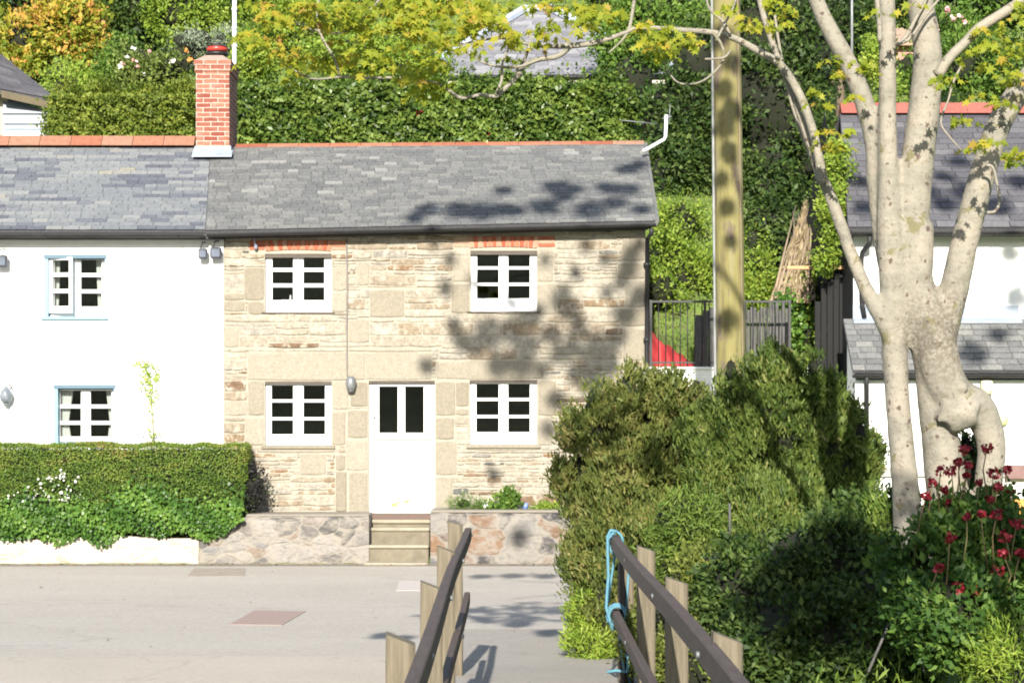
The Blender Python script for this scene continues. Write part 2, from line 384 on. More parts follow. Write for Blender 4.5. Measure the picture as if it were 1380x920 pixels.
M_WRUB = rubble_wall_mat('whitewashed_rubble', [(0,(.42,.37,.29)),(.5,(.50,.46,.38)),(1,(.40,.31,.22))], (.47,.43,.36), 3.5)

# ------------------------------------------------------------------ ground
def smooth(a, b, x):
    t = min(1, max(0, (x-a)/(b-a))) if b != a else 0; return t*t*(3-2*t)
def ground_h(x, y):
    if y < -22: return .9+min(34, (-22-y)*.27)+.5*math.sin(x*.11+y*.07)
    if y < -9: return -1.6+2.5*smooth(-9, -20, y) if y > -20 else .9
    # river channel under the footbridge, its right bank carrying the shrubs
    z = 0.0
    if y < 29: 
        bank_edge = .95
        right = smooth(bank_edge, 2.1, x)*.55 + smooth(2.5, 5, x)*.35
        right *= 1-smooth(19.5, 24, y)*.8
        ch = 1-smooth(14.6, 15.6, y)
        left = -1.6*ch
        u = smooth(bank_edge-.55, bank_edge+.1, x) * smooth(5.5, 8.5, y)
        if y > 15.6: return right*smooth(15.0, 17, y) if x > bank_edge else 0.0
        z = left*(1-u) + right*u
        return z
    z = .45*smooth(29.3, 29.9, y)                 # terrace under the cottages
    yard = smooth(2.2, 2.35, x)*(1-smooth(4.55, 4.9, x))*smooth(31.0, 31.2, y)*2.3
    z += yard
    hill = 5.9*smooth(35.6, 39.0, y) if not (2.2 < x < 4.8) else max(0, 3.6*smooth(32.6, 38.5, y))
    z = z+hill if not (2.2 < x < 4.8) else z+hill
    z += max(0, y-39)*.33 if y < 110 else 71*.33+(y-110)*.12
    if y > 39: z += .35*math.sin(x*.4+y*.3)*smooth(39, 44, y)
    return z
def ground():
    xs = [-700,-400,-200,-120,-80,-60,-50]+list(np.arange(-42, -14, 2))+list(np.arange(-14, 14.01, .35))+list(np.arange(16, 43, 2))+[50,60,80,120,200,400,700]
    ys = [-700,-300,-200,-150,-110,-80,-60,-45,-35,-28,-22,-18,-14,-9,-6,-4]+list(np.arange(-2, 48, .35))+list(np.arange(48, 112, 2))+[130,180,260,400,700]
    V = [(x, y, ground_h(x, y)) for y in ys for x in xs]; n = len(xs)
    Fc = [(j*n+i, j*n+i+1, (j+1)*n+i+1, (j+1)*n+i) for j in range(len(ys)-1) for i in range(n-1)]
    m, t, p = _nodes('earth_and_grass'); v = coords(t)
    a = noise(t, v, .8, 6, .6); b = noise(t, v, 7, 6, .7)
    c = ramp(t, a, [(.35, (.05,.09,.02)), (.55, (.13,.20,.035)), (.7, (.22,.25,.06))])
    c = mixc(t, ramp(t, b, [(.45, (0,0,0)), (.7, (.7,)*3)]), c, (.13,.10,.06))
    t.links.new(c, p.inputs['Base Color']); p.inputs['Roughness'].default_value = .95; bump(t, p, b, .8, .05)
    o = MB(); o.add(V, Fc, .5, True); structure(o.build('ground', m))
ground()
def sheet(name, pts, z, mat, thick=0):
    mb = MB(); mb.add([(x, y, z) for x, y in pts], [tuple(range(len(pts)))], .5); return mb.build(name, mat)
def asphalt(name, c1, c2, dark, sc=1.0, streak=(1,1,1), crack=True):
    m, t, p = _nodes(name); v = coords(t, 'Object', streak)
    a = noise(t, v, .7*sc, 6, .6, .4); b = noise(t, v, 90, 2); d = noise(t, v, 3.5*sc, 5, .7)
    c = ramp(t, a, [(.3, c1), (.7, c2)]); c = mixc(t, 1., c, ramp(t, b, [(.3, (.82,)*3), (.7, (1.12,)*3)]), 'MULTIPLY')
    c = mixc(t, ramp(t, d, [(.60, (0,0,0)), (.75, (.45,)*3)]), c, dark)
    g = noise(t, v, 34, 4, .8); c = mixc(t, 1., c, ramp(t, g, [(.35, (.88,)*3), (.65, (1.08,)*3)]), 'MULTIPLY')
    sp = N(t, 'ShaderNodeTexVoronoi'); sp.inputs['Scale'].default_value = 9; t.links.new(v, sp.inputs['Vector'])
    ls = N(t, 'ShaderNodeMath', operation='LESS_THAN'); t.links.new(sp.outputs['Distance'], ls.inputs[0]); ls.inputs[1].default_value = .055
    c = mixc(t, ls.outputs[0], c, tuple(q*.62 for q in dark))
    if crack:
        vc = N(t, 'ShaderNodeTexVoronoi', feature='DISTANCE_TO_EDGE'); vc.inputs['Scale'].default_value = .38; nz = N(t, 'ShaderNodeTexNoise'); nz.inputs['Scale'].default_value = 1.8; t.links.new(v, nz.inputs['Vector'])
        ad = N(t, 'ShaderNodeVectorMath', operation='MULTIPLY_ADD'); t.links.new(nz.outputs['Color'], ad.inputs[0]); ad.inputs[1].default_value = (1.2,1.2,1.2); t.links.new(v, ad.inputs[2]); t.links.new(ad.outputs[0], vc.inputs['Vector'])
        c = mixc(t, ramp(t, vc.outputs[0], [(.0, (.32,)*3), (.010, (0,0,0))]), c, tuple(q*.7 for q in dark))
    t.links.new(c, p.inputs['Base Color']); p.inputs['Roughness'].default_value = .9; bump(t, p, g, .5, .008); return m
M_ROAD = asphalt('dusty_road', (.365,.335,.295), (.40,.37,.33), (.32,.29,.25), 1, (.4,1,1))
M_BAND = asphalt('pale_concrete_band', (.40,.355,.30), (.44,.395,.335), (.34,.29,.235))
M_PATH = asphalt('path_asphalt', (.285,.265,.235), (.33,.305,.275), (.23,.212,.188))
structure(sheet('road', [(-60,18.1),(60,18.1),(60,29.3),(-60,29.3)], .006, M_ROAD))
structure(sheet('pavement', [(-60,15.6),(.98,15.6),(1.6,18.1),(-60,18.1)], .010, M_BAND))
# path ramp up to the bridge
mb = MB(); prof = [(20.3,.014),(18.6,.018),(17.0,.05),(16.2,.09),(15.0,.13)]
rows = []
for y, z in prof:
    w2 = .75 if y > 18 else .72
    rows.append([(-.50 if y < 18.2 else -.62, y, z), (.0, y, z+.004), (.98+(y-15)*.06, y, z)])
V = [p for r in rows for p in r]
mb.add(V, [(i*3+k, i*3+k+1, (i+1)*3+k+1, (i+1)*3+k) for i in range(len(rows)-1) for k in (0,1)], .5)
mb.build('path', M_PATH)['kind'] = 'structure'
# cover and patches
M_PATCH = plain('pinkish_iron_cover', (.32,.235,.205), (.28,.21,.185), 14, .8, .5)
def quadpx(name, q, z, mat, D0=None):
    pts = []
    for px, py in q:
        D = (EYE-z)*F/(py-CY); pts.append((X(px, D), D))
    mb = MB(); mb.add([(a, b, z) for a, b in pts]+[(a, b, z-.02) for a, b in pts], [(0,1,2,3),(0,4,5,1),(1,5,6,2),(2,6,7,3),(3,7,4,0)], .5)
    return mb.build(name, mat)
tag(quadpx('manhole_cover', [(309,840.5),(380,841.5),(412,823),(343,821.5)], .012, M_PATCH), 'pinkish brown rectangular cover set in the road', 'manhole cover')
quadpx('road_patch', [(252,776),(330,776),(331,765),(262,765)], .010, asphalt('brown_patch', (.27,.225,.18), (.33,.29,.25), (.22,.19,.15), 3))['kind'] = 'structure'
quadpx('road_patch', [(534,795),(572,795),(568,782),(538,782)], .011, plain('pale_patch', (.42,.38,.36), (.46,.42,.39), 5, .9, .2))['kind'] = 'structure'
# grit and dead leaves gathered along the wall foot
M_GRIT = leaf_mat('dead_leaf', [(0,(.10,.07,.04)),(.6,(.28,.17,.08)),(1,(.16,.17,.05))], .1)
structure(sheet('gutter_strip', [(-60,28.86),(2.3,28.86),(2.3,29.25),(-60,29.25)], .012, asphalt('gutter_dirt', (.24,.205,.16), (.31,.275,.23), (.16,.13,.09), 4)))
m = 900; q = np.stack([rng.uniform(-8,2,m), 29.1-np.abs(rng.normal(size=m))*.16, np.full(m,.022)], 1)
fl_ = rng.uniform(0,1,m) < .12; q[fl_,1] = rng.uniform(18.5,29,fl_.sum())
tag(leaf_mesh('leaf_litter', 'oval', q, rng.normal(size=(m,3))*np.array([1,1,.15]), .038*rng.uniform(.5,1.3,m), rng.random(m), M_GRIT, None, nrm=np.tile(np.array([0,0,2.]), (m,1))), 'dry leaf litter scattered along the foot of the walls', 'leaf litter', kind='stuff')
# concrete embankment and river
mb = MB(); mb.box((-60, 15.2, -1.9), (.5, 15.6, -.002)); structure(mb.build('embankment', plain('embankment_stone', (.28,.26,.22), (.2,.18,.15), 3, .9, .6)))
mw, t, p = _nodes('river_water'); p.inputs['Base Color'].default_value = (.03,.045,.035,1); p.inputs['Roughness'].default_value = .08
bump(t, p, noise(t, coords(t), 4, 4), .25, .05)
structure(sheet('river', [(-60,-12),(3,-12),(3,15.19),(-60,15.19)], -1.35, mw))

# ------------------------------------------------------------------ walls with openings
def rsub(r, o):
    """rect (x0,x1,z0,z1) minus rect o"""
    x0,x1,z0,z1 = r; a0,a1,b0,b1 = o
    if a1 <= x0 or a0 >= x1 or b1 <= z0 or b0 >= z1: return [r]
    out = []
    if z0 < b0: out.append((x0,x1,z0,b0))
    if b1 < z1: out.append((x0,x1,b1,z1))
    m0, m1 = max(z0,b0), min(z1,b1)
    if x0 < a0: out.append((x0,a0,m0,m1))
    if a1 < x1: out.append((a1,x1,m0,m1))
    return out
def wall_mesh(mb, x0, x1, z0, ztop, y, th, ops):
    xs = sorted(set([x0, x1]+[v for o in ops for v in o[:2]])); zs = sorted(set([z0]+[v for o in ops for v in o[2:]]))+[None]
    for i in range(len(xs)-1):
        for j in range(len(zs)-1):
            a, b, c, d = xs[i], xs[i+1], zs[j], zs[j+1]
            zc = c+.001; xc = (a+b)/2; dd = (d if d is not None else 99)
            if any(o[0] < xc < o[1] and o[2]-1e-6 < (c+min(dd, c+.01))/2 < o[3] for o in ops): continue
            t0 = d if d is not None else ztop(a); t1 = d if d is not None else ztop(b)
            mb.add([(a,y,c),(b,y,c),(b,y,t1),(a,y,t0)], [(0,1,2,3)])
            mb.add([(a,y+th,c),(b,y+th,c),(b,y+th,t1),(a,y+th,t0)], [(3,2,1,0)])
    for (a,b,c,d) in ops:
        mb.add([(a,y,c),(a,y+th,c),(a,y+th,d),(a,y,d)], [(0,1,2,3)])
        mb.add([(b,y,c),(b,y+th,c),(b,y+th,d),(b,y,d)], [(3,2,1,0)])
        mb.add([(a,y,c),(b,y,c),(b,y+th,c),(a,y+th,c)], [(0,1,2,3)])
        mb.add([(a,y,d),(b,y,d),(b,y+th,d),(a,y+th,d)], [(3,2,1,0)])
DF = 30.0                                   # the cottages' front
def RF(px0, px1, py0, py1, D=DF):           # picture rectangle -> wall rectangle
    return (X(px0, D), X(px1, D), Z(py1, D), Z(py0, D))
def slates(mb, corners, rows, cw, th=.012, run=0.0):
    """corners: eave-left, eave-right, ridge-right, ridge-left ; real overlapping slates"""
    el, er, rr_, rl = [np.array(c, float) for c in corners]
    nrm = np.cross(er-el, rl-el); nrm /= np.linalg.norm(nrm)
    if nrm[2] < 0: nrm = -nrm
    for j in range(rows):
        a0 = j/rows; a1 = min(1.0, (j+1.35)/rows)
        L0 = el+(rl-el)*a0; R0 = er+(rr_-er)*a0; L1 = el+(rl-el)*a1; R1 = er+(rr_-er)*a1
        n = max(2, int(np.linalg.norm(R0-L0)/cw)); t = 0; off = rng.uniform(0, .5)/n
        cuts = [0]; 
        while cuts[-1] < 1:
            cuts.append(cuts[-1]+rng.uniform(.75,1.3)/n if len(cuts) > 1 else off+.3/n)
        cuts[-1] = 1
        last = rng.random()
        for k in range(len(cuts)-1):
            last = last if rng.random() < run else rng.random()
            s0, s1 = cuts[k], cuts[k+1]
            if s1-s0 < .1/n: continue
            g = .03/n; s0g, s1g = s0+g*.5, s1-g*.5
            lift = th*(1.1+rng.uniform(-.2,.3)); dz = rng.uniform(-.004,.004)
            sl = (L1-L0)/np.linalg.norm(L1-L0)
            p0 = L0+(R0-L0)*s0g + sl*dz; p1 = L0+(R0-L0)*s1g+sl*dz; p2 = L1+(R1-L1)*s1g; p3 = L1+(R1-L1)*s0g
            top = [p0+nrm*(lift+th), p1+nrm*(lift+th), p2+nrm*.006, p3+nrm*.006]
            bot = [p0+nrm*lift*.6, p1+nrm*lift*.6, p2-nrm*.004, p3-nrm*.004]
            mb.add(bot+top, [(4,5,6,7),(0,1,5,4),(1,2,6,5),(3,0,4,7)], float(np.clip(last+rng.normal()*.04, 0, 1)))
def slab(mb, corners, th, rnd=None):
    el, er, rr_, rl = [np.array(c, float) for c in corners]
    n = np.cross(er-el, rl-el); n /= np.linalg.norm(n)
    if n[2] < 0: n = -n
    mb.hexa([el-n*th, er-n*th, rr_-n*th, rl-n*th, el, er, rr_, rl], rnd)

# ---- windows
def casement(root, o, y, mat, wcol, pane_rect, cols, apron=True, curtains=False, label=None, open_left=False):
    """o=(x0,x1,z0,z1) opening; pane_rect = list of pane column (xa,xb), rows (za,zb)"""
    x0,x1,z0,z1 = o; mb = MB(); fy = y; d = .06
    colsx, rowsz = pane_rect
    w_in = root
    xs = [x0]+[v for c in colsx for v in c]+[x1]
    zlo, zhi = rowsz[0][0], rowsz[-1][1]
    fr = bpy.data.objects.new('window', None)
    mb.bbox((x0+.003, fy, zhi), (x1-.003, fy+d, z1-.003), .006)      # head
    mb.bbox((x0+.003, fy, z0+.003), (x1-.003, fy+d, zlo), .006)      # bottom rail
    for i in range(0, len(xs), 2):
        a, b = xs[i], xs[i+1]
        if i == 0: a += .003
        if i == len(xs)-2: b -= .003
        mb.bbox((a, fy-.001, zlo-.001), (b, fy+d+.001, zhi+.001), .006)
        if .1 < b-a < .25 and 0 < i < len(xs)-2:                     # meeting stiles of two casements
            mb.bbox(((a+b)/2-.012, fy-.012, zlo-.05), ((a+b)/2+.012, fy, zhi+.02), .004)
    for c in colsx:
        for k in range(len(rowsz)-1):
            mb.bbox((c[0]-.001, fy+.008, rowsz[k][1]), (c[1]+.001, fy+d-.008, rowsz[k+1][0]), .004)
    fo = mb.build('window', mat, root)
    if label: fo['label'] = label
    for c in colsx:
        g = MB(); g.box((c[0]-.004, fy+.028, zlo-.004), (c[1]+.004, fy+.033, zhi+.004)); g.build('glass_pane', M_GLASS, fo)
    return fo

# ================================================================== STONE COTTAGE
SC = thing('stone_cottage', (X(586,DF), DF, .45), 'small two storey rubble stone cottage with a white stable door and white casement windows', 'cottage')
zt = lambda x: Z(324, DF)+(x-X(302,DF))/(X(870,DF)-X(302,DF))*(Z(312,DF)-Z(324,DF))+.05
OPS = {'ul': RF(357,447,342,421), 'ur': RF(634,724,338,420), 'll': RF(357,447,514,600), 'lr': RF(633,724,512,599), 'dr': RF(497,586,513,694)}
x0, x1 = X(302,DF), X(870,DF)
mb = MB(); wall_mesh(mb, x0, x1, .3, zt, DF, .42, list(OPS.values()))
wall_o = mb.build('wall', M_MORT, SC)
# gable and back
mb = MB(); yb = DF+5.4; ym = DF+2.7
mb.add([(x1,DF,.3),(x1,yb,.3),(x1,yb,4.75),(x1,ym,6.42),(x1,DF,4.75)], [(0,1,2,3,4)])
mb.add([(x0,yb,.3),(x1,yb,.3),(x1,yb,4.75),(x0,yb,4.75)], [(3,2,1,0)]); mb.build('gable_wall', M_MORT, SC)
# interior
mb = MB(); mb.box((x0+.03,DF+.43,.55),(x1-.03,yb-.1,.60)); mb.box((x0+.03,DF+.43,2.62),(x1-.03,yb-.1,2.72)); mb.box((x0+.03,DF+3.0,.6),(x1-.03,DF+3.1,4.7))
mb.box((x0+.02,DF+.43,.6),(x0+.06,DF+3,4.7)); mb.box((X(490,DF),DF+.43,.6),(X(493,DF),DF+3,4.7)); mb.build('room', M_INNER, SC)
# stones
BLK = []      # dressed granite: jambs, quoins, lintels
def blk(px0, px1, py0, py1): BLK.append(RF(px0, px1, py0, py1))
for a in [(334,492,474,513),(334,356,513,560),(330,356,562,600),(448,470,513,552),(446,466,554,600),(329,356,360,405),(334,356,406,424),(448,468,360,392),(446,468,394,425),
          (470,582,468,512),(472,496,514,548),(468,496,550,590),(466,496,592,634),(470,496,636,692),(587,614,514,560),(587,612,562,592),(587,616,594,640),(587,610,642,690),
          (588,732,486,511),(610,632,512,548),(612,632,550,572),(724,746,350,380),(724,750,382,424),(725,750,512,560),(724,745,562,600),(610,633,345,380),(608,633,382,422),
          (345,452,601,610),(628,730,600,607),(838,869,318,352),(832,869,354,376),(842,869,378,414),(836,869,416,440),(840,869,442,486),
          (302,330,395,420),(302,322,440,468),(303,335,540,568),(452,468,612,690),(404,440,610,640),(498,545,390,428),(470,498,430,462),(480,498,352,385),(302,330,640,690)]: blk(*a)
ops = list(OPS.values())
ARCH = [RF(336,466,323,342), RF(611,748,318,338)]
pieces_b = []
for r in BLK:
    ps = [r]
    for o in ops+ARCH+pieces_b: ps = [q for p_ in ps for q in rsub(p_, o)]
    pieces_b += [q for q in ps if q[1]-q[0] > .04 and q[3]-q[2] > .03]
def stone(mb, r, y, dep, rnd, jit=.006):
    a0,a1,b0,b1 = r; g = .007; a0 += g; a1 -= g; b0 += g*.8; b1 -= g*.8
    if a1-a0 < .02 or b1-b0 < .015: return
    e = min(.02, (a1-a0)*.3, (b1-b0)*.3); n = 3 if a1-a0 > .2 else 2
    top = []; bot = []
    for k in range(n+1):
        t = k/n; xx = a0+(a1-a0)*t; c = e*.6 if k in (0, n) else 0
        bot.append((xx+random.uniform(-jit,jit), b0+c+random.uniform(-jit,jit))); top.append((xx+random.uniform(-jit,jit), b1-c+random.uniform(-jit,jit)))
    ring = bot+top[::-1]; cx = (a0+a1)/2; cz = (b0+b1)/2; k = len(ring)
    inner = [(cx+(p[0]-cx)*(1-e/(a1-a0)*1.6), cz+(p[1]-cz)*(1-e/(b1-b0)*1.6)) for p in ring]
    vs = [(p[0], y+.03, p[1]) for p in ring]+[(p[0], y-dep*.55, p[1]) for p in ring]+[(p[0], y-dep+random.uniform(-.003,.003), p[1]) for p in inner]
    fs = [(i, (i+1) % k, k+(i+1) % k, k+i) for i in range(k)]+[(k+i, k+(i+1) % k, 2*k+(i+1) % k, 2*k+i) for i in range(k)]+[tuple(range(2*k, 3*k))]
    mb.add(vs, fs, rnd)
mbg = MB()
for r in pieces_b: stone(mbg, r, DF, .015, random.random(), .003)
mbg.build('dressed_stones', M_GRAN, SC)
mbs = MB(); z = .35
while z < 4.9:
    h = random.choice([.055,.07,.09,.11,.13,.16,.19]); xx = x0
    while xx < x1-.01:
        L = min(random.uniform(1.2, 5.5)*h+.06, .75); 
        if x1-xx-L < .06: L = x1-xx
        r = (xx, xx+L, z, z+h); xx += L
        if r[3] > zt(xx)-.03: r = (r[0], r[1], r[2], zt(xx)-.03)
        if r[3]-r[2] < .02: continue
        if random.random() < .25 and h > .085:     # two thin stones in one course
            q = z+h*random.uniform(.4,.6); rs = [(r[0],r[1],z,q),(r[0],r[1],q,r[3])] if r[3] > q else [r]
        else: rs = [r]
        for o in ops+ARCH+pieces_b: rs = [q for p_ in rs for q in rsub(p_, o)]
        v = random.random()
        for q in rs:
            if q[1]-q[0] > .035 and q[3]-q[2] > .025:
                stone(mbs, q, DF, random.uniform(.004,.022), (.25+.6*v) if random.random() < .68 else random.random())
    z += h
mbs.build('rubble_stones', M_STONE, SC)
# brick heads over the upper windows
for (pa, pb, pt, pbm, l0, l1, r0, r1) in ((358,446,324,337,336,357,447,466),(633,724,318.5,333,611,632,725,748)):
    mb = MB(); n = 15
    for k in range(n):
        a = pa+(pb-pa)*k/n; b = pa+(pb-pa)*(k+1)/n; c = (a+b)/2; mid = (pa+pb)/2; f = (c-mid)/(pb-pa)
        rise = 2.2*(1-4*f*f)
        za, zb = Z(pbm-rise+1.5, DF), Z(pt, DF); sh = f*.05
        ax, bx_ = X(a, DF)+.004, X(b, DF)-.004; fy = DF-.02
        mb.hexa([(ax-sh*0,fy,za),(bx_,fy,za),(bx_,DF+.1,za),(ax,DF+.1,za),(ax+sh,fy,zb),(bx_+sh,fy,zb),(bx_+sh,DF+.1,zb),(ax+sh,DF+.1,zb)], (.1 if k % 2 else .6)+random.uniform(0,.35))
    for (q0,q1) in ((l0,l1),(r0,r1)):
        for k in range(3):
            pz = pt+(pbm-pt)*k/3; mb.box((X(q0,DF)+.004,DF-.012,Z(pz+(pbm-pt)/3,DF)+.005),(X(q1,DF)-.004,DF+.02,Z(pz,DF)-.004), random.random())
    mb.build('brick_arch', M_BRICKS, SC)
# lintel strips in the reveals, darkened to carry the shadow under the heads
for k in ('ul','ur','ll','lr','dr'):
    o = OPS[k]; mb = MB(); h = Z(0,DF)-Z(5.0,DF) if k in ('ul','ur') else .035
    mb.box((o[0]-.01, DF+.012, o[3]-h), (o[1]+.01, DF+.16, o[3]+.02)); mb.build('lintel', M_TIMBER, SC)
YW = DF+.075
def PX(*p): return [(X(a,YW), X(b,YW)) for a, b in p]
def PZ(*p): return sorted([(Z(b,YW), Z(a,YW)) for a, b in p])
for k, cols, rows_ in (('ul', PX((367,395),(409,437)), PZ((344,361),(366,382),(387,404.5))), ('ur', PX((643,672),(685,714)), PZ((341,359),(363,381),(385,402))),
                    ('ll', PX((366,395),(409,438)), PZ((519,538),(542,562),(566,585))), ('lr', PX((642,672),(685,714)), PZ((517,536),(540,559),(563,582)))):
    o = OPS[k]; h = .05 if k in ('ul','ur') else .032
    o = (o[0], o[1], o[2], o[3]-h+.01)
    fo = casement(SC, o, YW, M_PAINT, None, (cols, rows_), 2)
    mb = MB(); sy = DF-.045 if k[0] == 'l' else DF-.03
    mb.bbox((o[0]-.05, sy, o[2]-(.05 if k[0]=='l' else .018)), (o[1]+.05, YW+.02, o[2]+.004), .008)
    mb.build('sill', M_GRAN if k[0] == 'l' else M_TIMBER, fo)
    if k == 'ul':   # small things on the inner ledge
        mb = MB(); c = W(391.5, 402, YW+.12); mb.lathe((c[0],c[1],c[2]), [(.02,-.06),(.03,-.03),(.012,.01),(.014,.05)], 10)
        mb.bbox((c[0]-.14, c[1]-.03, c[2]-.07), (c[0]-.03, c[1]+.03, c[2]-.02), .01); mb.build('ledge_ornament', M_PAINT, fo)
        mb = MB(); mb.box((o[0], YW+.09, Z(405.5,YW+.12)-.03), (o[1], YW+.3, Z(405.5,YW+.12))); mb.build('inner_ledge', M_TIMBER, fo)
# stable door
o = OPS['dr']; o = (o[0]+.004, o[1]-.004, Z(692,YW), o[3]-.035); dx0, dx1, dz0, dz1 = o
door = MB(); yd = YW+.012
fz = (Z(583,yd), Z(521,yd)); gc = [(X(511,yd), X(536,yd)), (X(546,yd), X(571,yd))]
split = Z(593,yd); fx0, fx1 = dx0+.055, dx1-.055
frame = MB()
frame.bbox((dx0, YW-.012, dz0), (fx0-.004, YW+.07, dz1)); frame.bbox((fx1+.004, YW-.012, dz0), (dx1, YW+.07, dz1)); frame.bbox((fx0-.005, YW-.011, dz1-.045), (fx1+.005, YW+.069, dz1-.001))
door.bbox((fx0, yd, dz0+.01), (fx1, yd+.045, split-.007))                       # lower leaf
for z_ in (0,): door.bbox((fx0+.03, yd-.012, split-.10), (fx1-.03, yd-.0005, split-.03), .004)
door.bbox((fx0, yd, split+.007), (fx1, yd+.045, fz[0])); door.bbox((fx0, yd, fz[1]), (fx1, yd+.045, dz1-.05))
for a, b in ((fx0, gc[0][0]), (gc[0][1], gc[1][0]), (gc[1][1], fx1)): door.bbox((a, yd+.001, fz[0]-.001), (b, yd+.044, fz[1]+.001), .004)
door.bbox((fx0-.01, yd-.016, split-.030), (fx1+.01, yd-.0007, split-.010), .006)  # weather bead
for gx in np.linspace(fx0+.12, fx1-.12, 6): door.bbox((gx-.003, yd-.004, dz0+.05), (gx+.003, yd-.0004, split-.12), .001)
dob = door.build('door', M_PAINT, SC); frame.build('door_frame', M_PAINT, dob)
for c in gc:
    g = MB(); g.box((c[0]-.004, yd+.02, fz[0]-.004), (c[1]+.004, yd+.026, fz[1]+.004)); g.build('glass_pane', M_GLASS, dob)
mb = MB(); c = W(505, 562, yd); mb.lathe((c[0], yd-.03, c[2]-.02), [(.012,0),(.016,.02),(.012,.04)], 10); mb.build('door_knob', M_GREYM, dob)
mb = MB(); 
for (px, py, r_) in ((531,680,.05),(536,677,.03),(546,676,.035),(550,675,.03)): 
    q = W(px, py, yd-.004); mb.add([q+np.array([r_*math.cos(a), 0, r_*.6*math.sin(a)]) for a in np.linspace(0, 2*math.pi, 9)[:-1]], [tuple(range(8))])
mb.build('sticker', plain('faded_leaf_print', (.20,.24,.05), (.38,.36,.14), 30, .7, 0), dob)['label'] = 'small yellow green leaf marks low on the door'
# roof
eL = lambda px, py: W(px, py, DF-.25); rg = lambda px, py: W(px, py, DF+2.7)
SPE, SPR = (277, 311), (284, 197)
RC = [eL(277,311), eL(884,298), rg(868,193), rg(284,197.5)]
mb = MB(); slates(mb, RC, 26, .22, .009); mb.build('roof', M_SLATE_R, SC)
mb = MB(); slab(mb, [RC[0]+np.array([0,.01,-.006]), RC[1]+np.array([-.01,.01,-.006]), RC[2]+np.array([-.01,0,-.006]), RC[3]+np.array([0,0,-.006])], .035)
bk = [RC[3], RC[2], np.array([RC[2][0], yb+.25, 4.85]), np.array([RC[3][0], yb+.25, 4.8])]
slab(mb, [bk[3], bk[2], bk[1]-np.array([0,-.005,.01]), bk[0]-np.array([0,-.005,.01])], .04); mb.build('roof_deck', M_SLATE_D, SC)
mb = MB(); a, b = rg(318,195.5), rg(868,191); n = 13
for k in range(n):
    p, q = a+(b-a)*k/n, a+(b-a)*(k+.985)/n
    rn_ = random.uniform(0,.75) if k < n-1 else 1
    mb.hexa([p+(0,-.14,-.11), q+(0,-.14,-.11), q+(0,.14,-.11), p+(0,.14,-.11), p+(0,-.02,.015), q+(0,-.02,.015), q+(0,.02,.015), p+(0,.02,.015)], rn_)
mb.build('ridge_tiles', M_TERRA, SC)
# verge
mb = MB(); slab(mb, [RC[1]+(.005,0,.028), RC[1]+(.05,0,.0), RC[2]+(.05,0,.0), RC[2]+(.005,0,.028)], .09); mb.build('verge', M_SLATE_R, SC)
# gutter as a half-round trough with brackets + fascia
def gutter(root, pa, pb, r=.055, name='gutter', n=10):
    pa = np.array(pa); pb = np.array(pb); mb = MB(); segs = 12; vs = []
    for j, e in enumerate((pa, pb)):
        for rr_ in (r, r-.006):
            for k in range(n+1):
                a = math.pi*(1+k/n); vs.append(e+np.array([0, rr_*math.cos(a), rr_*math.sin(a)]))
    m = n+1; fs = []
    for k in range(n): fs += [(k, k+1, 2*m+k+1, 2*m+k), (m+k+1, m+k, 3*m+k, 3*m+k+1)]
    fs += [(0, m, 3*m, 2*m), (m-1, 3*m-1, 4*m-1, 2*m-1)]
    fs += [tuple(range(0,m))+tuple(range(2*m-1, m-1, -1)), tuple(range(3*m-1, 2*m-1, -1))+tuple(range(3*m, 4*m))]
    mb.add(vs, fs)
    L = np.linalg.norm(pb-pa); k = int(L/.95)
    for i in range(k+1):
        c = pa+(pb-pa)*(i+.4)/(k+.8); 
        pts = [c+np.array([0, (r+.006)*math.cos(a), (r+.006)*math.sin(a)]) for a in np.linspace(math.pi, 2*math.pi, 7)]
        mb.tube(pts, .007, 5)
    return mb.build(name, M_GUT, root)
ga, gb = W(279, 314.5, DF-.29), W(884, 301.0, DF-.29)
gutter(SC, ga, gb)
mb = MB(); fa, fb = W(302, 313, DF-.21), W(878, 300.5, DF-.21); mb.hexa([fa+(0,0,-.08), fb+(0,0,-.08), fb+(0,.03,-.08), fa+(0,.03,-.08), fa, fb, fb+(0,.03,0), fa+(0,.03,0)])
mb.hexa([fa+(0,.02,-.085), fb+(-.05,.02,-.085), fb+(-.05,.19,-.085), fa+(0,.19,-.085), fa+(0,.02,-.065), fb+(-.05,.02,-.065), fb+(-.05,.19,-.065), fa+(0,.19,-.065)])
mb.build('fascia', M_GUT, SC)
mb = MB(); q0 = W(878, 306, DF-.29)
mb.tube([q0+(0,0,-.02), q0+(0,.02,-.1), (X(872,DF), DF-.06, Z(322,DF)), (X(871,DF), DF-.06, 2.6), (X(870,DF), DF-.06, .5)], .034, 10)
for z_ in (4.3, 3.2, 2.0): mb.lathe((X(871,DF), DF-.06, z_), [(.045,0),(.045,.05)], 10)
mb.build('downpipe', M_GUT, SC)
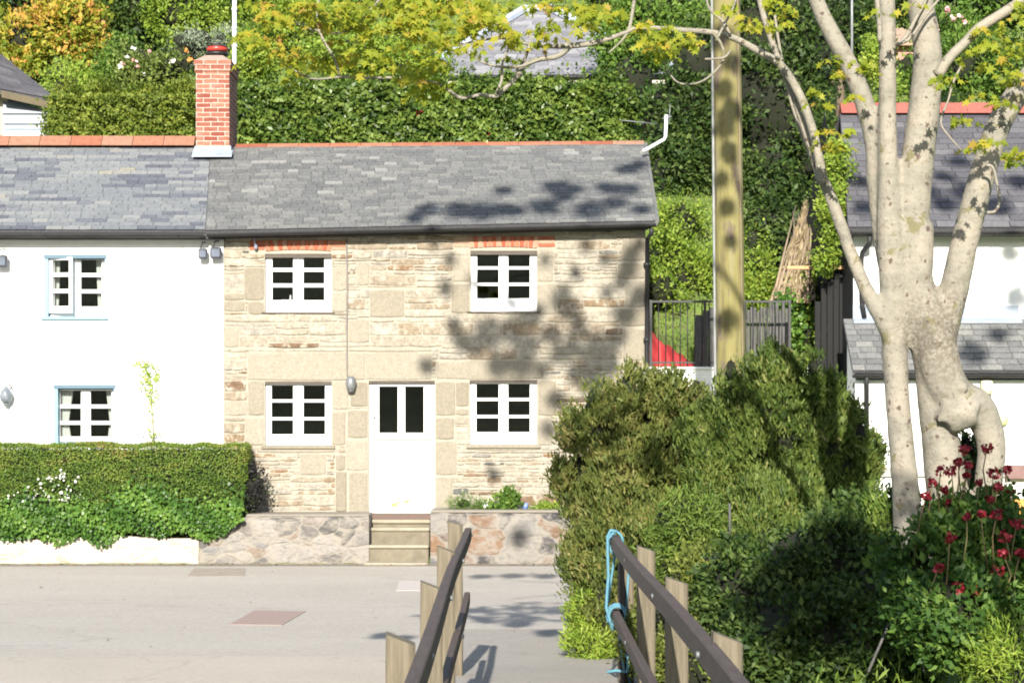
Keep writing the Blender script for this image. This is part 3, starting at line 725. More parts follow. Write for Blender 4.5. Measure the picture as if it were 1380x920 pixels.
# chimney
CH = MB(); cf = DF+2.25; cx0, cx1 = X(264,cf), X(309,cf); cyb = cf+.92; zb_, zt_ = Z(205,cf)-.35, Z(82,cf)
CH.box((cx0,cf,zb_),(cx1,cyb,zt_)); CH.box((cx0-.018,cf-.018,Z(96,cf)),(cx1+.018,cyb+.018,Z(88,cf))); CH.box((cx0-.03,cf-.03,Z(88,cf)+.001),(cx1+.03,cyb+.03,Z(82,cf)+.01))
cho = CH.build('chimney', M_BRICK, SC, uv=True)
mb = MB(); mb.hexa([(cx0-.01,cf-.01,zt_+.01),(cx1+.01,cf-.01,zt_+.01),(cx1+.01,cyb+.01,zt_+.01),(cx0-.01,cyb+.01,zt_+.01),(cx0+.12,cf+.12,Z(73,cf)),(cx1-.12,cf+.12,Z(73,cf)),(cx1-.12,cyb-.2,Z(73,cf)),(cx0+.12,cyb-.2,Z(73,cf))])
mb.build('flaunching', plain('pink_mortar', (.33,.25,.20), (.27,.20,.165), 9, .95, .5), cho)
pc = ((cx0+cx1)/2+.03, cf+.3, Z(75,cf))
mb = MB(); mb.lathe(pc, [(.10,-.02),(.10,.05)], 20); mb.build('chimney_pot', plain('pot_clay', (.5,.3,.2), (.4,.25,.18), 9, .8, .2), cho)
mb = MB(); mb.lathe((pc[0],pc[1],pc[2]+.045), [(.13,0),(.175,.01),(.175,.045),(.13,.055)], 24)
mb.lathe((pc[0],pc[1],pc[2]+.215), [(.17,-.03),(.10,.0),(.05,.02),(.02,.03)], 24); mb.build('cowl', M_BLACK, cho)
mb = MB(); mb.lathe((pc[0],pc[1],pc[2]+.10), [(.13,0),(.165,.02),(.17,.055),(.15,.09),(.10,.105)], 24); mb.build('cowl_band', plain('red_cowl', (.45,.05,.03), (.36,.04,.03), 9, .35, .1), cho)
mb = MB(); mb.box((cx0-.02,cf-.025,Z(209,cf)),(cx1+.03,cf-.004,Z(197.5,cf))); mb.hexa([(cx0-.04,cf-.17,Z(209,cf)-.05),(cx1+.06,cf-.17,Z(209,cf)-.05),(cx1+.06,cf-.02,Z(209,cf)+.06),(cx0-.04,cf-.02,Z(209,cf)+.06),(cx0-.04,cf-.17,Z(209,cf)-.03),(cx1+.06,cf-.17,Z(209,cf)-.03),(cx1+.06,cf-.02,Z(209,cf)+.075),(cx0-.04,cf-.02,Z(209,cf)+.075)])
mb.box((cx1+.004,cf,Z(209,cf)),(cx1+.02,cyb,Z(196,cf))); mb.build('flashing', M_LEAD, cho)

# ================================================================== WHITE COTTAGE
WC = thing('white_cottage', (X(150,DF), DF, .45), 'whitewashed cottage with pale blue framed windows and patchy blue slate roof', 'cottage')
wx0, wx1 = -11.5, X(302,DF)-.002
DW = DF-.03
WOPS = {'u': RF(60,143,343,430,DW), 'l': RF(73,155,518,599,DW)}
mb = MB(); wall_mesh(mb, wx0, wx1, .3, lambda x: Z(318,DF), DW, .4, list(WOPS.values()))
mb.add([(wx0,DW,.3),(wx0,yb,.3),(wx0,yb,4.75),(wx0,ym,6.4),(wx0,DW,4.75)], [(4,3,2,1,0)]); mb.add([(wx0,yb,.3),(wx1,yb,.3),(wx1,yb,4.75),(wx0,yb,4.75)], [(3,2,1,0)])
mb.add([(wx1,DW,.3),(wx1,DF+.1,.3),(wx1,DF+.1,4.75),(wx1,DW,4.75)], [(0,1,2,3)])
mb.build('wall', M_WHITE, WC)
mb = MB(); mb.box((wx0+.03,DF+.4,.55),(wx1-.03,yb-.1,.6)); mb.box((wx0+.03,DF+.4,2.62),(wx1-.03,yb-.1,2.72)); mb.box((wx0+.03,DF+3,.6),(wx1-.03,DF+3.1,4.7)); mb.build('room', M_INNER, WC)
WRC = [eL(-420,310), eL(277,310), rg(284,197.5), rg(-360,197.5)]
mb = MB(); slates(mb, WRC, 25, .22, .009, .45); mb.build('roof', M_SLATE_L, WC)
mb = MB(); slab(mb, [c+np.array([0,.01,-.006]) for c in WRC], .035); slab(mb, [np.array([WRC[3][0],yb+.25,4.8]), np.array([WRC[2][0],yb+.25,4.8]), WRC[2]-(0,-.005,.01), WRC[3]-(0,-.005,.01)], .04); mb.build('roof_deck', M_SLATE_D, WC)
mb = MB(); a, b = rg(-360,190), rg(264,190.5); n = 15
for k in range(n):
    p, q = a+(b-a)*k/n, a+(b-a)*(k+.985)/n
    mb.hexa([p+(0,-.17,-.085), q+(0,-.17,-.085), q+(0,.17,-.085), p+(0,.17,-.085), p+(0,-.02,.085), q+(0,-.02,.085), q+(0,.02,.085), p+(0,.02,.085)], random.uniform(.2,1))
mb.build('ridge_tiles', M_TERRA, WC)
gutter(WC, W(-420,315,DF-.29), W(276,315,DF-.29), .06)
mb = MB(); fa, fb = W(-420, 313, DF-.21), W(301.5, 313, DF-.21); mb.hexa([fa+(0,0,-.10), fb+(0,0,-.10), fb+(0,.17,-.10), fa+(0,.17,-.10), fa, fb, fb+(0,.17,0), fa+(0,.17,0)]); mb.build('fascia', M_GUT, WC)
yv = DW+.12
def PXv(*p): return [(X(a,yv), X(b,yv)) for a, b in p]
def PZv(*p): return sorted([(Z(b,yv), Z(a,yv)) for a, b in p])
for k, cols, rows_, lab in (('u', PXv((73,96),(109,137)), PZv((350,368),(373,390),(395,413)), 'upper window with pale blue frame, left casement ajar'), ('l', PXv((81,109),(122,150)), PZv((526,545),(550,567),(572,588)), 'lower window with white tied curtains')):
    o = WOPS[k]; mb = MB()      # blue painted lining
    mb.box((o[0]+.002,DW+.01,o[2]+.002),(o[0]+.05,DW+.2,o[3]-.002)); mb.box((o[1]-.022,DW+.01,o[2]+.002),(o[1]-.002,DW+.2,o[3]-.002)); hm = MB(); hm.box((o[0]-.01,DW-.006,o[3]-.055),(o[1]+.012,DW+.2,o[3]-.001))
    mb.bbox((o[0]-.05,DW-.05,o[2]-.01),(o[1]+.03,DW+.2,o[2]+.035),.008)
    inner = (o[0]+.055, o[1]-.027, o[2]+.04, o[3]-.06)
    fo = casement(WC, inner, yv, M_PAINT, None, (cols, rows_), 2, label=lab)
    mb.build('window_surround', M_BLUE, fo); hm.build('window_head', plain('shaded_blue_paint', (.085,.16,.21), (.07,.13,.18), 8, .6, .1), fo)  # head piece in darker blue, the reveal's shade put into its paint
    # curtains: pleated sheets gathered to the sides
    for side, (ca, cb) in enumerate(((inner[0], (cols[0][0]+cols[0][1])/2-(.06 if k=='u' else -.02)), ((cols[1][0]+cols[1][1])/2+.05, inner[1]))):
        cm = MB(); nx, nz = 26, 10; V = []
        for j in range(nz+1):
            t = j/nz; zz = inner[2]+(inner[3]-inner[2])*t
            pinch = .62+.38*abs(t-.38)/.62 if k == 'l' else .8+.2*t
            for i in range(nx+1):
                s = i/nx; wd = (cb-ca)*pinch; xx = ca+wd*s if side == 0 else cb-wd*(1-s)
                V.append((xx, yv+.11+.012*math.sin(s*26), zz))
        cm.add(V, [(j*(nx+1)+i, j*(nx+1)+i+1, (j+1)*(nx+1)+i+1, (j+1)*(nx+1)+i) for j in range(nz) for i in range(nx)], smooth=True); cm.build('curtain', M_CURT, fo)
    if k == 'u':   # casement leaf standing ajar, blue edges, seen over the left light
        mb = MB(); ax, bx_ = X(66,yv), X(101,yv); ang = R(14); hx = ax
        def T(u, v, z_): return (hx+u*math.cos(ang)-v*math.sin(ang)*0, yv-.012-u*math.sin(ang)-v, z_)
        zlo, zhi = Z(424,yv)+.02, Z(346,yv)-.01; wd = (bx_-ax)
        def bar(u0,u1,a,b,th=.04): mb.hexa([T(u0,0,a),T(u1,0,a),T(u1,-th*0+0,a),T(u0,0,a)] if False else [T(u0,th,a),T(u1,th,a),T(u1,0,a),T(u0,0,a),T(u0,th,b),T(u1,th,b),T(u1,0,b),T(u0,0,b)])
        bar(0,.07,zlo,zhi); bar(wd-.05,wd,zlo,zhi); bar(.07,wd-.05,zlo,zlo+.10); bar(.07,wd-.05,zhi-.045,zhi)
        for (pa, pb) in ((368,373),(390,395)): bar(.07,wd-.05,Z(pb,yv),Z(pa,yv),.03)
        lf = mb.build('open_casement', M_PAINT, fo)
        mb = MB(); mb.hexa([T(wd,.042,zlo),T(wd+.012,.042,zlo),T(wd+.012,0,zlo),T(wd,0,zlo),T(wd,.042,zhi),T(wd+.012,.042,zhi),T(wd+.012,0,zhi),T(wd,0,zhi)]); mb.build('casement_edge', M_BLUE, fo)

# faint painted lettering panel on the white wall (unreadable in the photo): pale worn smudge
# ---------------------------------------------------------------- things on the fronts
def floodlight(px, py, wpx, hpx, label, arm=1):
    D = DF-.16; c = W(px, py, D); t = thing('wall_floodlight', (c[0], DW, c[2]), label, 'wall light', 'grey floodlights under the eaves')
    w2, h2 = wpx*MPX(D)/2, hpx*MPX(D)/2
    mb = MB(); mb.bbox((c[0]-w2, D-.05, c[2]-h2), (c[0]+w2, D+.05, c[2]+h2), .02); b = mb.build('housing', plain('grey_lamp_metal', (.055,.06,.08), (.04,.045,.06), 5, .5, .1), t)
    mb = MB(); mb.bbox((c[0]-w2*.75, D-.056, c[2]-h2*.7), (c[0]+w2*.75, D-.0505, c[2]+h2*.55), .004); mb.build('lamp_glass', plain('lamp_lens', (.16,.18,.24), (.10,.12,.15), 4, .15, 0), b)
    mb = MB(); mb.tube([(c[0]-w2*.5, D, c[2]+h2), (c[0]-w2*.2, D+.02, c[2]+h2+.09), (c[0]+w2*.3, DW-.004, c[2]+h2+.10)], .009, 6); mb.build('bracket', M_BLACK, t)
    return t
floodlight(273.5, 342, 12, 14, 'darker left one of two grey floodlights under the eaves at the cottage join')
floodlight(291, 341, 15, 15, 'paler right one of two grey floodlights under the eaves at the cottage join')
floodlight(2, 352, 16, 16, 'grey floodlight cut by the left edge high on the white wall')
c = W(8, 533, DF-.14); t = thing('wall_lantern', (c[0], DW, c[2]), 'round grey wall lantern on the white wall left of the lower blue window', 'wall light')
mb = MB(); mb.lathe((c[0], DF-.14, c[2]-.12), [(.03,0),(.075,.04),(.10,.12),(.07,.2),(.02,.25)], 16); mb.build('lantern_glass', plain('frosted_lantern', (.22,.25,.28), (.10,.12,.14), 14, .3, .2), t)
mb = MB(); mb.tube([(c[0]+.0,DF-.14,c[2]+.12),(c[0]+.05,DF-.12,c[2]+.17),(c[0]+.07,DW-.004,c[2]+.10)], .012, 6); mb.lathe((c[0],DF-.14,c[2]-.15), [(.01,0),(.04,.02),(.03,.04)], 10); mb.build('bracket', M_GREYM, t)
# bulkhead lamp + cable
c = W(473, 517, DF-.08); t = thing('bulkhead_lamp', (c[0], DF, c[2]), 'grey bulkhead lamp at the foot of the wall cable left of the door', 'wall light')
mb = MB(); mb.lathe((c[0], DF-.09, c[2]-.10), [(.03,0),(.06,.02),(.075,.09),(.075,.13),(.06,.19),(.03,.21)], 18); mb.box((c[0]-.05, DF-.07, c[2]-.05), (c[0]+.05, DF-.023, c[2]+.06)); mb.build('housing', M_GREYM, t)
mb = MB(); mb.lathe((c[0], DF-.09, c[2]-.125), [(.02,0),(.05,.015),(.055,.03)], 14); mb.build('lamp_glass', plain('dark_lens', (.10,.10,.10), (.14,.14,.14), 4, .2, 0), t)
mb = MB(); yc = DF-.036
mb.tube([(X(467,DF),yc,Z(322,DF)),(X(468.5,DF),yc,Z(380,DF)),(X(467.5,DF),yc,Z(440,DF)),(X(468,DF),yc,Z(505,DF)),(X(470,DF),yc,Z(510,DF))], .011, 6)
tag(mb.build('wall_cable', plain('grey_cable', (.20,.18,.16), (.15,.14,.13), 9, .6, .1)), 'grey cable running down the stone wall to the bulkhead lamp', 'cable')
mb = MB(); mb.tube([(X(344,DF),DF-.10,Z(312,DF)),(X(344.5,DF),DF-.09,Z(328,DF)),(X(346,DF),DF-.06,Z(336,DF))], .014, 6); mb.lathe((X(345.5,DF),DF-.06,Z(334,DF)-.03), [(.02,0),(.03,.03),(.022,.07)], 10)
tag(mb.build('cable_hook', plain('steel_blue_hook', (.25,.30,.42), (.2,.2,.25), 9, .5, .1)), 'small blue grey cable hook beside the left brick arch', 'hook')

# ================================================================== retaining walls, steps
DWALL = 29.2
def rough_wall(name, xa, xb, ya, yb_, z0, ztf, mat, label, nx=60, amp=.02):
    mb = MB(); nz = 8; V = []
    def jit(): return random.uniform(-amp, amp)
    xs = np.linspace(xa, xb, nx+1)
    for j in range(nz+1):
        for x in xs: V.append((x, ya+jit()+.01*(j/nz)+(.03 if j == nz else 0), z0+(ztf(x)-z0)*j/nz + (jit()*.4 if j else 0)))
    for x in xs: V.append((x, yb_, ztf(x)+jit()*.3))
    for x in xs: V.append((x, yb_, z0))
    n = nx+1; fs = [(j*n+i, j*n+i+1, (j+1)*n+i+1, (j+1)*n+i) for j in range(nz+2) for i in range(nx)]
    mb.add(V, fs, .5, True)
    for xi, i in ((xa,0),(xb,nx)):
        ring = [V[j*n+i] for j in range(nz+3)]; mb.add(ring, [tuple(range(len(ring))) if i else tuple(range(len(ring)))[::-1]], .5)
    return tag(mb.build(name, mat), label, 'wall')
zw = Z(696, DWALL)
rough_wall('whitewashed_wall', -11.5, X(267.5,DWALL), DWALL, DF-.3, -.05, lambda x: Z(724,DWALL)+.02*math.sin(x*3), M_WRUB, 'low whitewashed stone wall under the clipped hedge')
rough_wall('stone_retaining_wall', X(268,DWALL), X(497,DWALL), DWALL, DF-.02, -.05, lambda x: Z(726,DWALL)+(zw-Z(726,DWALL))*smooth(X(268,DWALL), X(335,DWALL), x), M_RUB, 'grey rubble retaining wall left of the steps', 30)
rough_wall('stone_retaining_wall', X(580,DWALL), 2.35, DWALL-.02, DF-.02, -.05, lambda x: Z(691,DWALL), M_RUBD, 'dark patched rubble retaining wall right of the steps', 46)
mb = MB()
mb.bbox((X(330,DWALL),DWALL+.03,zw-.005),(X(497,DWALL),DF-.03,zw+.035),.012); tag(mb.build('wall_coping', plain('terrace_cement', (.24,.215,.18), (.19,.17,.14), 5, .9, .4)), 'cement capping on the retaining wall left of the steps', 'wall capping')
mb = MB()
mb.bbox((X(580,DWALL),DWALL-.0,Z(691,DWALL)+.001),(2.35,DF-.03,Z(691,DWALL)+.04),.012); tag(mb.build('wall_coping', MATS['terrace_cement']), 'cement capping on the retaining wall right of the steps', 'wall capping')
# block of rubble right wall has a rusty end stone
ST = thing('stone_steps', (X(535,DWALL), DWALL, 0), 'worn tan concrete steps up to the white door', 'steps')
sx0, sx1 = X(493,DWALL), X(579.5,DWALL)
for i, (zz, ya) in enumerate(((.04,28.95),(.27,29.22),(.50,29.47),(.60,29.70))):
    mb = MB(); xa_, xb_ = sx0+(.03 if i else -.01), sx1-.02; mb.bbox((xa_, ya+.03, -.04), (xb_, DF+.02, zz-.045), .01); so = mb.build('step', M_CONC, ST)
    mb = MB(); mb.bbox((xa_-.003, ya+random.uniform(-.006,.006), zz-.045), (xb_+.003, DF+.015, zz+.003*i), .016); mb.build('tread', plain('lit_tread', (.33,.295,.225), (.25,.22,.16), 6, .9, .5), so)  # lighter treads and darker risers paint highlight and shade into the steps
mb = MB(); mb.bbox((sx0+.03, 29.80, .585), (sx1-.01, YW+.06, Z(692.5,29.8)), .012); mb.build('doorstep', M_REDSTEP, ST)

# ================================================================== clipped hedge
HG = thing('clipped_hedge', (X(150,29.5), 29.55, .4), 'long clipped hedge with trailing ivy along the low white wall', 'hedge')
def hedge_box(name, xa, xb, ya, yb_, za, zb, n, leaf, mat, tpl='oval', parent=None, topbias=None, round_=.06, rfun=None, wob=.03):
    pos = []; nr = []
    Af, At, As = (xb-xa)*(zb-za), (xb-xa)*(yb_-ya), (yb_-ya)*(zb-za)
    for frac, kind in ((Af, 'f'), (At, 't'), (As, 'r'), (As, 'l'), (Af*.3, 'b')):
        m = int(n*frac/(Af*1.3+At+2*As)); u = rng.random(m); v = rng.random(m); q = np.zeros((m,3)); nn = np.zeros((m,3))
        if kind in 'fb': q[:,0] = xa+(xb-xa)*u; q[:,2] = za+(zb-za)*v; q[:,1] = ya if kind == 'f' else yb_; nn[:,1] = -1 if kind == 'f' else 1
        elif kind == 't': q[:,0] = xa+(xb-xa)*u; q[:,1] = ya+(yb_-ya)*v; q[:,2] = zb; nn[:,2] = 1
        else: q[:,0] = xb if kind == 'r' else xa; q[:,1] = ya+(yb_-ya)*u; q[:,2] = za+(zb-za)*v; nn[:,0] = 1 if kind == 'r' else -1
        wv = wob*(np.sin(q[:,0]*3.1+q[:,2]*4)+np.sin(q[:,0]*7.7+1+q[:,2]*9)+.7*np.sin(q[:,0]*17+q[:,2]*23))
        wv = .55*wv+wob*1.1*np.sin(q[:,0]*1.9+np.sin(q[:,0]*5.3+q[:,2]*2.1)*1.7)*np.sin(q[:,2]*3.7+np.sin(q[:,0]*2.7)*2.2)
        q += nn*(wv[:,None]+rng.normal(size=(m,1))*wob*1.15)
        pos.append(q); nr.append(nn)
    pos = np.vstack(pos); nr = np.vstack(nr); m = len(pos)
    cl = .5+.5*np.sin(pos[:,0]*5+np.sin(pos[:,2]*11)*2)*np.cos(pos[:,2]*8+pos[:,0]*2.3)
    rn = np.clip(.45*cl+.55*rng.random(m), 0, 1)
    if rfun is not None: rn = rfun(pos, rn)
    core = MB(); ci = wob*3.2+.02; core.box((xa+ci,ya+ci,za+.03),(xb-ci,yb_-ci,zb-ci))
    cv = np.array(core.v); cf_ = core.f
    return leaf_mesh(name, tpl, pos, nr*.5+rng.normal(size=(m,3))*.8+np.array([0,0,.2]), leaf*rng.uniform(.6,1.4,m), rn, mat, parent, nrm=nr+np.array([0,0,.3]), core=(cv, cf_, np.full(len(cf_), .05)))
hx1 = X(330, 29.25)
def hr(pos, rn):      # browner towards the clipped top
    t = np.clip((pos[:,2]-1.15)/.5, 0, 1); return np.clip(rn*.8+t*.30*rng.random(len(rn))*1.2, 0, 1)
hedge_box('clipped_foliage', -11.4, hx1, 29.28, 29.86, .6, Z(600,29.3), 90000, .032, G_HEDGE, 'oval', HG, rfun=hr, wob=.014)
# trailing ivy skirt
m = 12000; xx = rng.uniform(-11.4, hx1+.0, m); tt = rng.random(m)**.8
edge = Z(724,29.2)-.02+.05*np.sin(xx*2.2)+.05*np.sin(xx*9)-.10*np.exp(-((xx-X(135,29.2))/.15)**2)
zz = edge+(1.0+.22*np.sin(xx*3.3)*np.sin(xx*1.1+1)+.12*rng.normal(size=m)-edge)*tt*(.5+.5*rng.random(m))**.6
zz = np.maximum(zz, edge+np.where(xx > X(300,29.2), (xx-X(300,29.2))*1.1, 0))
yy = 29.17-.09*np.sin(np.clip((1.05-zz)/.6,0,1)*3.1)+rng.normal(size=m)*.035
leaf_mesh('trailing_ivy', 'round', np.stack([xx,yy,zz],1), rng.normal(size=(m,3))*.6+np.array([0,-.3,-.9]), .05*rng.uniform(.6,1.3,m), .5*rng.random(m)+.4*(.5+.5*np.sin(xx*6+zz*9)), G_IVY, HG, nrm=np.tile(np.array([0,-1,.35]), (m,1)))
m = 90; q = np.array([W(px+rng.normal()*14, py+rng.normal()*6, 29.22) for px, py in [(80,645),(40,668),(88,668)]*30])
leaf_mesh('white_blossom', 'round', q, rng.normal(size=(m,3)), .04*rng.uniform(.6,1.3,m), rng.random(m), WHITE_FL, HG, nrm=np.tile(np.array([0,-1,.3]), (m,1)))
SH = foliage('dark_shrub', [PB(340,660,29.5,20,32,.2)], leaf_mat('purple_leaf', [(0,(.012,.012,.014)),(.7,(.03,.028,.03)),(1,(.08,.12,.03))]), 60, 22, .10, .05)
tag(SH, 'small dark shrub growing between the hedge end and the stone wall', 'shrub')

# climber on white wall
CL = thing('climbing_plant', (X(205,DW), DW-.05, .6), 'thin yellow green climber growing up the white wall', 'climber')
mb = MB(); mb.tube([W(208,600,DW-.04), W(205,560,DW-.04), W(203,530,DW-.05), W(198,500,DW-.05), W(192,484,DW-.06)], [.009,.008,.007,.006,.003], 5); mb.build('stem', plain('green_stem', (.25,.25,.10), (.3,.26,.14), 9, .8, .1), CL)
pp = []
for (px, py, sx, sy, k) in ((198,505,7,16,90),(205,525,6,12,50),(191,490,5,5,20),(204,560,3,20,26),(210,590,9,8,30),(212,505,6,6,16)):
    for _ in range(k): pp.append(W(px+rng.normal()*sx, py+rng.normal()*sy, DW-.06-abs(rng.normal())*.02))
pp = np.array(pp); m = len(pp)
leaf_mesh('leaves', 'oval', pp, rng.normal(size=(m,3)), .055*rng.uniform(.6,1.3,m), rng.random(m), G_LIME, CL, nrm=np.tile(np.array([0,-1,.3]), (m,1)))
# plants and pots beside the door on the terrace
yp = 29.6
def smallplant(px, py, rx, ry, mat, label, leaf=.06, n=40, tpl='oval', per=16):
    o = foliage('bedding_plant', [PB(px, py, yp, rx, ry, .13)], mat, n, per, .08, leaf, tpl, up=.5, core=.4, gap=9); return tag(o, label, 'plant')
smallplant(625, 678, 24, 13, G_MID, 'low bushy green plant beside the door step', .05, 60, 'blade')
smallplant(685, 674, 13, 17, G_MID, 'taller leafy plant under the lower right window', .09, 26)
smallplant(668, 684, 22, 7, G_MID, 'low leafy green plant at the foot of the taller one', .06, 30)
smallplant(735, 684, 26, 5, G_LIGHT, 'pale low ground plant at the right end of the terrace', .05, 30)
mb = MB(); c = W(708, 681, yp); mb.lathe((c[0],c[1],c[2]-.05), [(.035,0),(.045,.09),(.04,.09)], 12); tag(mb.build('plant_pot', plain('blue_glaze', (.15,.22,.50), (.2,.3,.55), 8, .3, 0)), 'small blue pot standing on the terrace wall', 'pot')
mb = MB(); c = W(655, 681, yp-.05); mb.lathe((c[0],c[1],c[2]-.04), [(.04,0),(.05,.06),(.045,.06)], 12); tag(mb.build('plant_pot', M_PAINT), 'small white pot between the two green plants', 'pot')
mb = MB(); c = W(692, 672, yp-.03); mb.lathe((c[0],c[1],c[2]-.06), [(.02,0),(.03,.03),(.035,.09),(.02,.11)], 12); tag(mb.build('garden_ornament', M_PAINT), 'small pale ornament among leaves of the taller plant', 'ornament')

# ================================================================== footbridge
FB = thing('footbridge', (.2, 15.5, .1), 'narrow tarmac deck of the wooden footbridge', 'bridge')
mb = MB(); ys_ = list(np.linspace(-4, 15.6, 20)); V = []
for y in ys_: 
    zc = .135+.06*math.sin(max(0, min(1, (15.5-y)/14))*math.pi)
    V += [(-.52,y,zc-.22),(.98,y,zc-.22),(.98,y,zc),(-.52,y,zc)]
fs = [(i*4+k, i*4+(k+1) % 4, (i+1)*4+(k+1) % 4, (i+1)*4+k) for i in range(len(ys_)-1) for k in range(4)]+[(0,1,2,3),tuple(4*(len(ys_)-1)+k for k in (3,2,1,0))]
mb.add(V, fs); mb.build('deck', M_PATH, FB)
# posts and rails
proto = {}
def post_mesh():
    mb = MB(); w2 = .058
    V = []; nz = 6
    for j in range(nz+1):
        z_ = -.9+1.0*j/nz*.9 if False else j/nz
        for (a, b) in ((-w2+.008,-w2),(w2-.008,-w2),(w2,-w2+.008),(w2,w2-.008),(w2-.008,w2),(-w2+.008,w2),(-w2,w2-.008),(-w2,-w2+.008)):
            V.append((a+random.uniform(-.0015,.0015), b+random.uniform(-.0015,.0015), z_-(.012*(a+w2)/w2 if j == nz else 0)))
    fs = [(j*8+k, j*8+(k+1) % 8, (j+1)*8+(k+1) % 8, (j+1)*8+k) for j in range(nz) for k in range(8)]+[tuple(range(nz*8, nz*8+8))]
    mb.add(V, fs); return mb
def railing(side, xr, posts, ends, label):
    root = thing('footbridge_railing', (xr, 12, .2), label, 'railing', 'wooden railings of the footbridge')
    pm = None
    for (xp, yp_, ztp, zb2) in posts:
        if pm is None: pm = post_mesh().build('post', M_POSTW); pm.parent = root; o = pm
        else: o = pm.copy(); COL.objects.link(o); o.parent = root
        o.location = Vector((xp, yp_, zb2))-root.location; o.scale = (1, 1, ztp-zb2); o.rotation_euler = (0, 0, random.uniform(-.05,.05))
    for k, (zc, hh, tw, yend) in enumerate(ends):
        mb = MB(); s = 1 if side > 0 else -1; V = []
        ys2 = list(np.linspace(-3, yend, 15))
        for y in ys2:
            wv = .005*math.sin(y*.9+k)+ .010*math.sin(y*.35); dz = .008*math.sin(y*.7+1)
            a, b = xr-tw/2+wv, xr+tw/2+wv; e = .006
            V += [(a+e,y,zc-hh+dz),(b-e,y,zc-hh+dz),(b,y,zc-hh+e+dz),(b,y,zc-e+dz),(b-e,y,zc+dz),(a+e,y,zc+dz),(a,y,zc-e+dz),(a,y,zc-hh+e+dz)]
        n = len(ys2); fs = [(i*8+q, i*8+(q+1) % 8, (i+1)*8+(q+1) % 8, (i+1)*8+q) for i in range(n-1) for q in range(8)]+[tuple(range(8))[::-1], tuple(range((n-1)*8, n*8))]
        mb.add(V, fs); ro = mb.build('rail', M_RAILW, root)
        for (xp, yp_, ztp, zb2) in posts[:4]:
            if yp_ >= yend: continue
            bm_ = MB(); bm_.tube([(xr-s*tw/2+s*.0, yp_, zc-hh*.5), (xr-s*(tw/2+.014), yp_, zc-hh*.5)], .014, 8)
            bm_.build('bolt', M_GREYM, ro)
    return root
railing(-1, -.345, [(-.435,8.0,1.295,-.6),(-.415,10.55,1.29,-.6),(-.425,13.2,1.30,-.6),(-.445,16.1,1.305,-.05),(-.43,5.4,1.3,-.6),(-.43,2.8,1.3,-.6),(-.43,0.2,1.3,-.6)],
        [(1.25,.10,.052,16.2),(.76,.09,.045,16.0)], 'left wooden railing of the footbridge, weathered posts outside dark rails')
RRL = railing(1, .77, [(.87,13.3,1.295,-.4),(.86,10.7,1.30,-.4),(.85,8.1,1.29,-.6),(.85,15.3,1.03,-.1),(.85,5.5,1.3,-.6),(.85,2.9,1.3,-.6),(.85,.3,1.3,-.6)],
        [(1.25,.105,.056,15.3),(.71,.09,.05,15.2)], 'right wooden railing of the footbridge with blue rope tied to its end')
mb = MB(); mb.box((.795, 15.12, -.02), (.83, 15.22, 1.12)); mb.build('end_post', plain('tarred_post', (.05,.04,.035), (.035,.03,.028), 8, .8, .3), RRL)
# blue rope
def P3(px, py, D): return W(px, py, D)
mb = MB(); Dr = 15.0
lp = [(832,716),(823,714),(819,722),(819,745),(820,775),(818,800),(817,818),(822,835),(826,850)]
mb.tube([P3(a,b,Dr) for a,b in lp], .012, 7)
mb.tube([P3(a,b,Dr+.25) for a,b in [(827,717),(830,740),(826,765),(822,790),(820,812)]], .010, 7)
for k in range(3):
    r0 = .06+.006*k; c = np.array([.77, 15.0+.03*k, .665]); mb.tube([c+np.array([r0*math.cos(a), .01*math.sin(3*a), (r0+.015)*math.sin(a)]) for a in np.linspace(0, 2*math.pi, 15)], .011, 6)
c = np.array([.77, 15.17, 1.19]); mb.tube([c+np.array([.052*math.cos(a), 0, .085*math.sin(a)]) for a in np.linspace(0, 2*math.pi, 15)], .011, 6)
mb.tube([P3(a,b,Dr) for a,b in [(826,836),(832,842),(836,860),(838,880),(842,905)]], .010, 6)
mb.tube([P3(a,b,Dr+.2) for a,b in [(848,760),(845,800),(843,850),(841,880),(846,900),(850,925)]], .010, 6)
mb.tube([P3(a,b,Dr-.1) for a,b in [(818,905),(830,903),(845,905),(848,890),(843,880)]], .012, 6)
tag(mb.build('blue_rope', M_ROPE), 'pale blue rope knotted round the end of the right railing', 'rope')

# ================================================================== telegraph pole
DP = 21.5
TP = thing('telegraph_pole', (X(984,DP), DP, 0), 'tall wooden telegraph pole covered in yellow lichen', 'pole')
m_, t_, p_ = _nodes('lichen_pole'); v_ = coords(t_, 'Object', (9,9,.9)); v2 = coords(t_, 'Object', (3,3,1.2))
n1 = noise(t_, v_, 1.3, 6, .7); n2 = noise(t_, v2, 2.2, 5, .6); 
c_ = ramp(t_, n1, [(.3, (.11,.09,.045)), (.5, (.21,.185,.065)), (.7, (.22,.195,.115))])
c_ = mixc(t_, ramp(t_, n2, [(.53, (0,0,0)), (.62, (.8,)*3)]), c_, (.11,.08,.07))
t_.links.new(c_, p_.inputs['Base Color']); p_.inputs['Roughness'].default_value = .9; bump(t_, p_, n1, .8, .02)
mb = MB(); pts = []; rad = []
for k in range(14):
    f = k/13; z_ = -.5+9.5*f; px = 985-(z_-2.5)*1.55; pts.append((X(px,DP), DP, z_)); rad.append(.165-.006*z_/2)
mb.tube(pts, rad, 20, rough=.02); mb.build('shaft', m_, TP)
mb = MB(); mb.tube([(a[0]-r_-.012, DP-.06, a[2]) for a, r_ in zip(pts[2:], rad[2:])], .014, 8); mb.build('cable_pipe', plain('pale_conduit', (.28,.29,.28), (.19,.2,.2), 9, .6, .1), TP)
mb = MB(); mb.tube([(a[0]+r_*.72, DP-r_*.78, a[2]) for a, r_ in zip(pts[2:], rad[2:])], .010, 6); mb.build('cable', plain('brown_cable', (.16,.13,.08), (.2,.16,.1), 9, .7, .1), TP)

